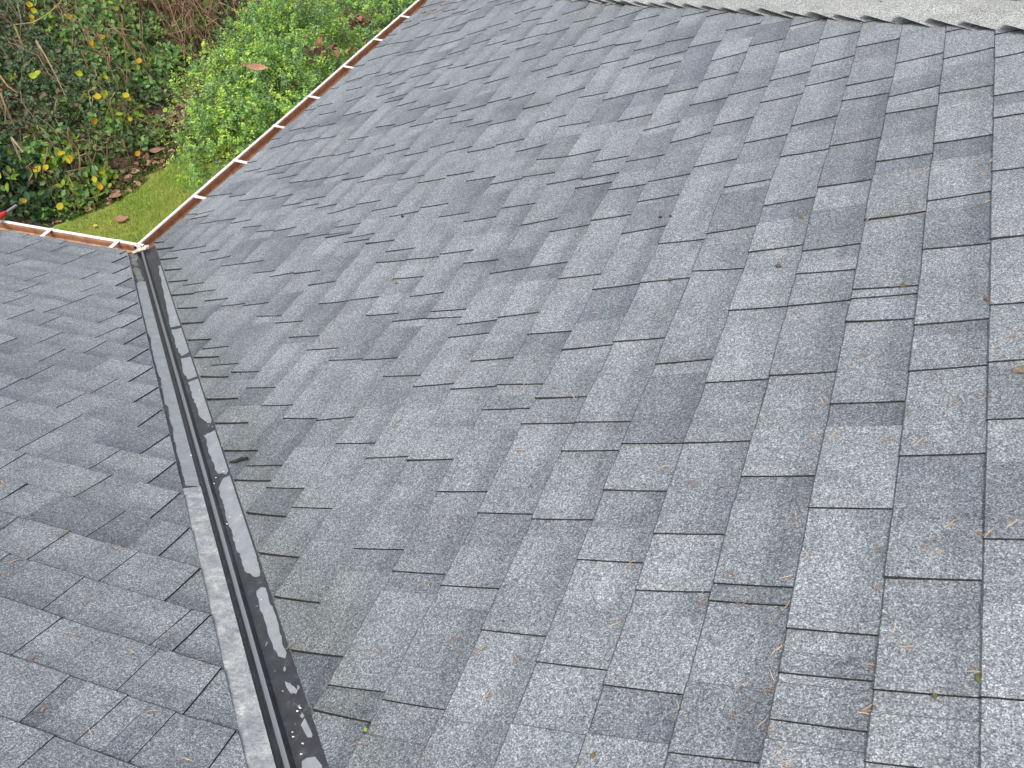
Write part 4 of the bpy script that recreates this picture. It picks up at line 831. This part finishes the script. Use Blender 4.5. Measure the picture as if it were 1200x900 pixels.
# needles
def needle_mb():
    mb = MB()
    for j in range(random.choice((1, 2, 2, 3))):
        a = random.gauss(0, .5); L = random.uniform(.006, .013); c_ = random.choice(((.36, .25, .17), (.44, .35, .24), (.27, .18, .13), (.50, .41, .29)))
        o_ = Vector((random.gauss(0, .003), random.gauss(0, .003), .0012)); d_ = Vector((math.cos(a), math.sin(a), 0))*L; n_ = Vector((-d_.y, d_.x, 0))*random.uniform(-.2, .2)
        mb.tube([o_-d_, o_+n_+Vector((0, 0, .001)), o_+d_], [.0005, .0009, .0004], 4, c_)
    return mb
npro = [needle_mb().build('needle_tuft', M_BITS) for _ in range(10)]; cnt = 0
def surf_h(key, s):     # height of tab surface above the deck
    v = ((s-S0[key]) / EXPO) % 1.0; return .003+.0070*(1-v)**1.3+.0040
for key, L_, mp in (('R', NEEDLES_R, PR), ('L', NEEDLES_L, PL)):
    for i, (x, y, z) in enumerate(L_):
        s, w = (x/CP, y) if key == 'R' else (-y/CP, -x)
        o = npro[cnt] if cnt < 10 else link(npro[cnt % 10].copy()); cnt += 1
        o.location = mp(s, w, surf_h(key, s))
        nv = Vector((-SP, 0, CP)) if key == 'R' else Vector((0, SP, CP))
        o.rotation_euler = (nv.to_track_quat('Z', 'Y') @ __import__('mathutils').Quaternion((0, 0, 1), random.uniform(-1.2, 1.2)+(1.9 if key == 'R' else 1.0))).to_euler()
        if key == 'R': tag(o, 'dry orange conifer needles caught by a joint on the right slope', 'needles', 'dry needles on the right slope')
        else: tag(o, 'dry tan conifer needles lying on the left slope', 'needles', 'dry needles on the left slope')
# dirt bits and moss
BC = [(.10, .08, .05), (.09, .08, .06), (.14, .08, .04), (.07, .07, .035), (.05, .04, .035), (.05, .04, .035), (.06, .035, .025), (.20, .17, .07), (.13, .10, .05), (.09, .10, .035), (.10, .10, .035), (.16, .10, .05), (.17, .14, .10), (.20, .34, .06), (.08, .07, .05)]
BL = ['brown dirt lump on the thin double joint near the right edge', 'small dark moss tuft high on the right slope', 'brown dirt wedged in the joint at the upper right', 'dark moss tuft on a tab edge in the middle of the slope', 'dark seed pod on the slope, left one of two', 'small dark seed pod, right one of two', 'brown dirt crumb on a tab edge in the upper middle', 'pale yellow lichen crumb in the middle of the slope', 'brown dirt crumb on the upper right slope', 'green moss lump in the vertical joint at the lower right', 'yellow green moss crumb under a tab edge at the lower right', 'small brown stain of dirt at the bottom of the slope', 'round grey brown cone lying at the right edge of the picture', 'bright green scrap of leaf near the bottom by the valley', 'dark crumb near the top of the slope']
BS = [.007, .007, .007, .006, .006, .005, .006, .005, .006, .006, .004, .004, .011, .004, .004]
for (x, y, z), c_, lb, r in zip(BITS, BC, BL, BS):
    bm = bmesh.new(); bmesh.ops.create_icosphere(bm, subdivisions=2, radius=r)
    for v in bm.verts: v.co *= random.uniform(.7, 1.25); v.co.z *= .6
    me = bpy.data.meshes.new('debris_lump'); bm.to_mesh(me); bm.free(); me.materials.append(M_BITS)
    ca = me.color_attributes.new('Col', 'FLOAT_COLOR', 'CORNER'); ca.data.foreach_set('color', np.tile(np.array([*c_, 1], dtype=np.float32), len(me.loops)))
    s = x/CP; o = link(bpy.data.objects.new('moss_tuft' if 'moss' in lb else ('conifer_cone' if 'cone' in lb else 'debris_lump'), me)); o.location = PR(s, y, surf_h('R', s)+r*.3)
    tag(o, lb, 'cone' if 'cone' in lb else ('moss' if 'moss' in lb else 'debris'))
mb = MB(); mb.tube([PR(x/CP, y, .022+.01*math.sin(i*1.9)) for i, (x, y, z) in enumerate(TWIG)], [.0035, .0035, .004, .0035, .003, .002], 6, (.30, .24, .17))
tag(mb.build('twig', M_WOOD), 'bent tan twig lying at the top of the slope by the gutter', 'twig')
mb = MB(); mb.tube([PR(x/CP, y, .014) for x, y, z in STICK], [.003, .0045, .005, .004], 6, (.035, .03, .027))
tag(mb.build('twig', M_WOOD), 'short dark twig beside the right edge of the valley metal', 'twig')
# small specks of sky-tinted film scattered round the larger films
sr_ = random.Random(9)
for a_, b_, n_ in ((1.5, .045, 4), (2.2, .05, 5), (2.6, .045, 6), (3.2, .04, 7), (3.45, .045, 8), (3.6, .05, 6)):
    for j in range(n_):
        a0 = a_+sr_.gauss(0, .09); b0 = -max(.024, min(.058, b_+sr_.gauss(0, .012))); r = sr_.uniform(.0012, .0035)
        film([(a0+r*sr_.uniform(1, 2.4)*math.cos(q*1.05), b0+r*sr_.uniform(.6, 1.1)*math.sin(q*1.05)) for q in range(6)], False, .0035 if a0 > 2.55 else .0024, M_FILM)
fm = []
for i, (a, b) in enumerate(FLECKS):
    if i < 5:
        bm = bmesh.new(); bmesh.ops.create_icosphere(bm, subdivisions=1, radius=random.uniform(.0012, .0026))
        for v in bm.verts: v.co *= random.uniform(.45, 1.35); v.co.z *= .35; v.co.x *= 1.5
        me = bpy.data.meshes.new('flake'); bm.to_mesh(me); bm.free(); me.materials.append(M_BITS); fm.append(me)
        ca = me.color_attributes.new('Col', 'FLOAT_COLOR', 'CORNER'); ca.data.foreach_set('color', np.tile(np.array([.72, .68, .60, 1], dtype=np.float32), len(me.loops)))
    o = link(bpy.data.objects.new('flake', fm[i % 5])); h = .005
    o.location = VR(a, b, h) if b < 0 else VL(a, b, h)
    tag(o, 'tiny white flake lying on the dark valley metal', 'flake', 'white flakes on the valley metal')
for me_ in bpy.data.meshes: me_.validate()
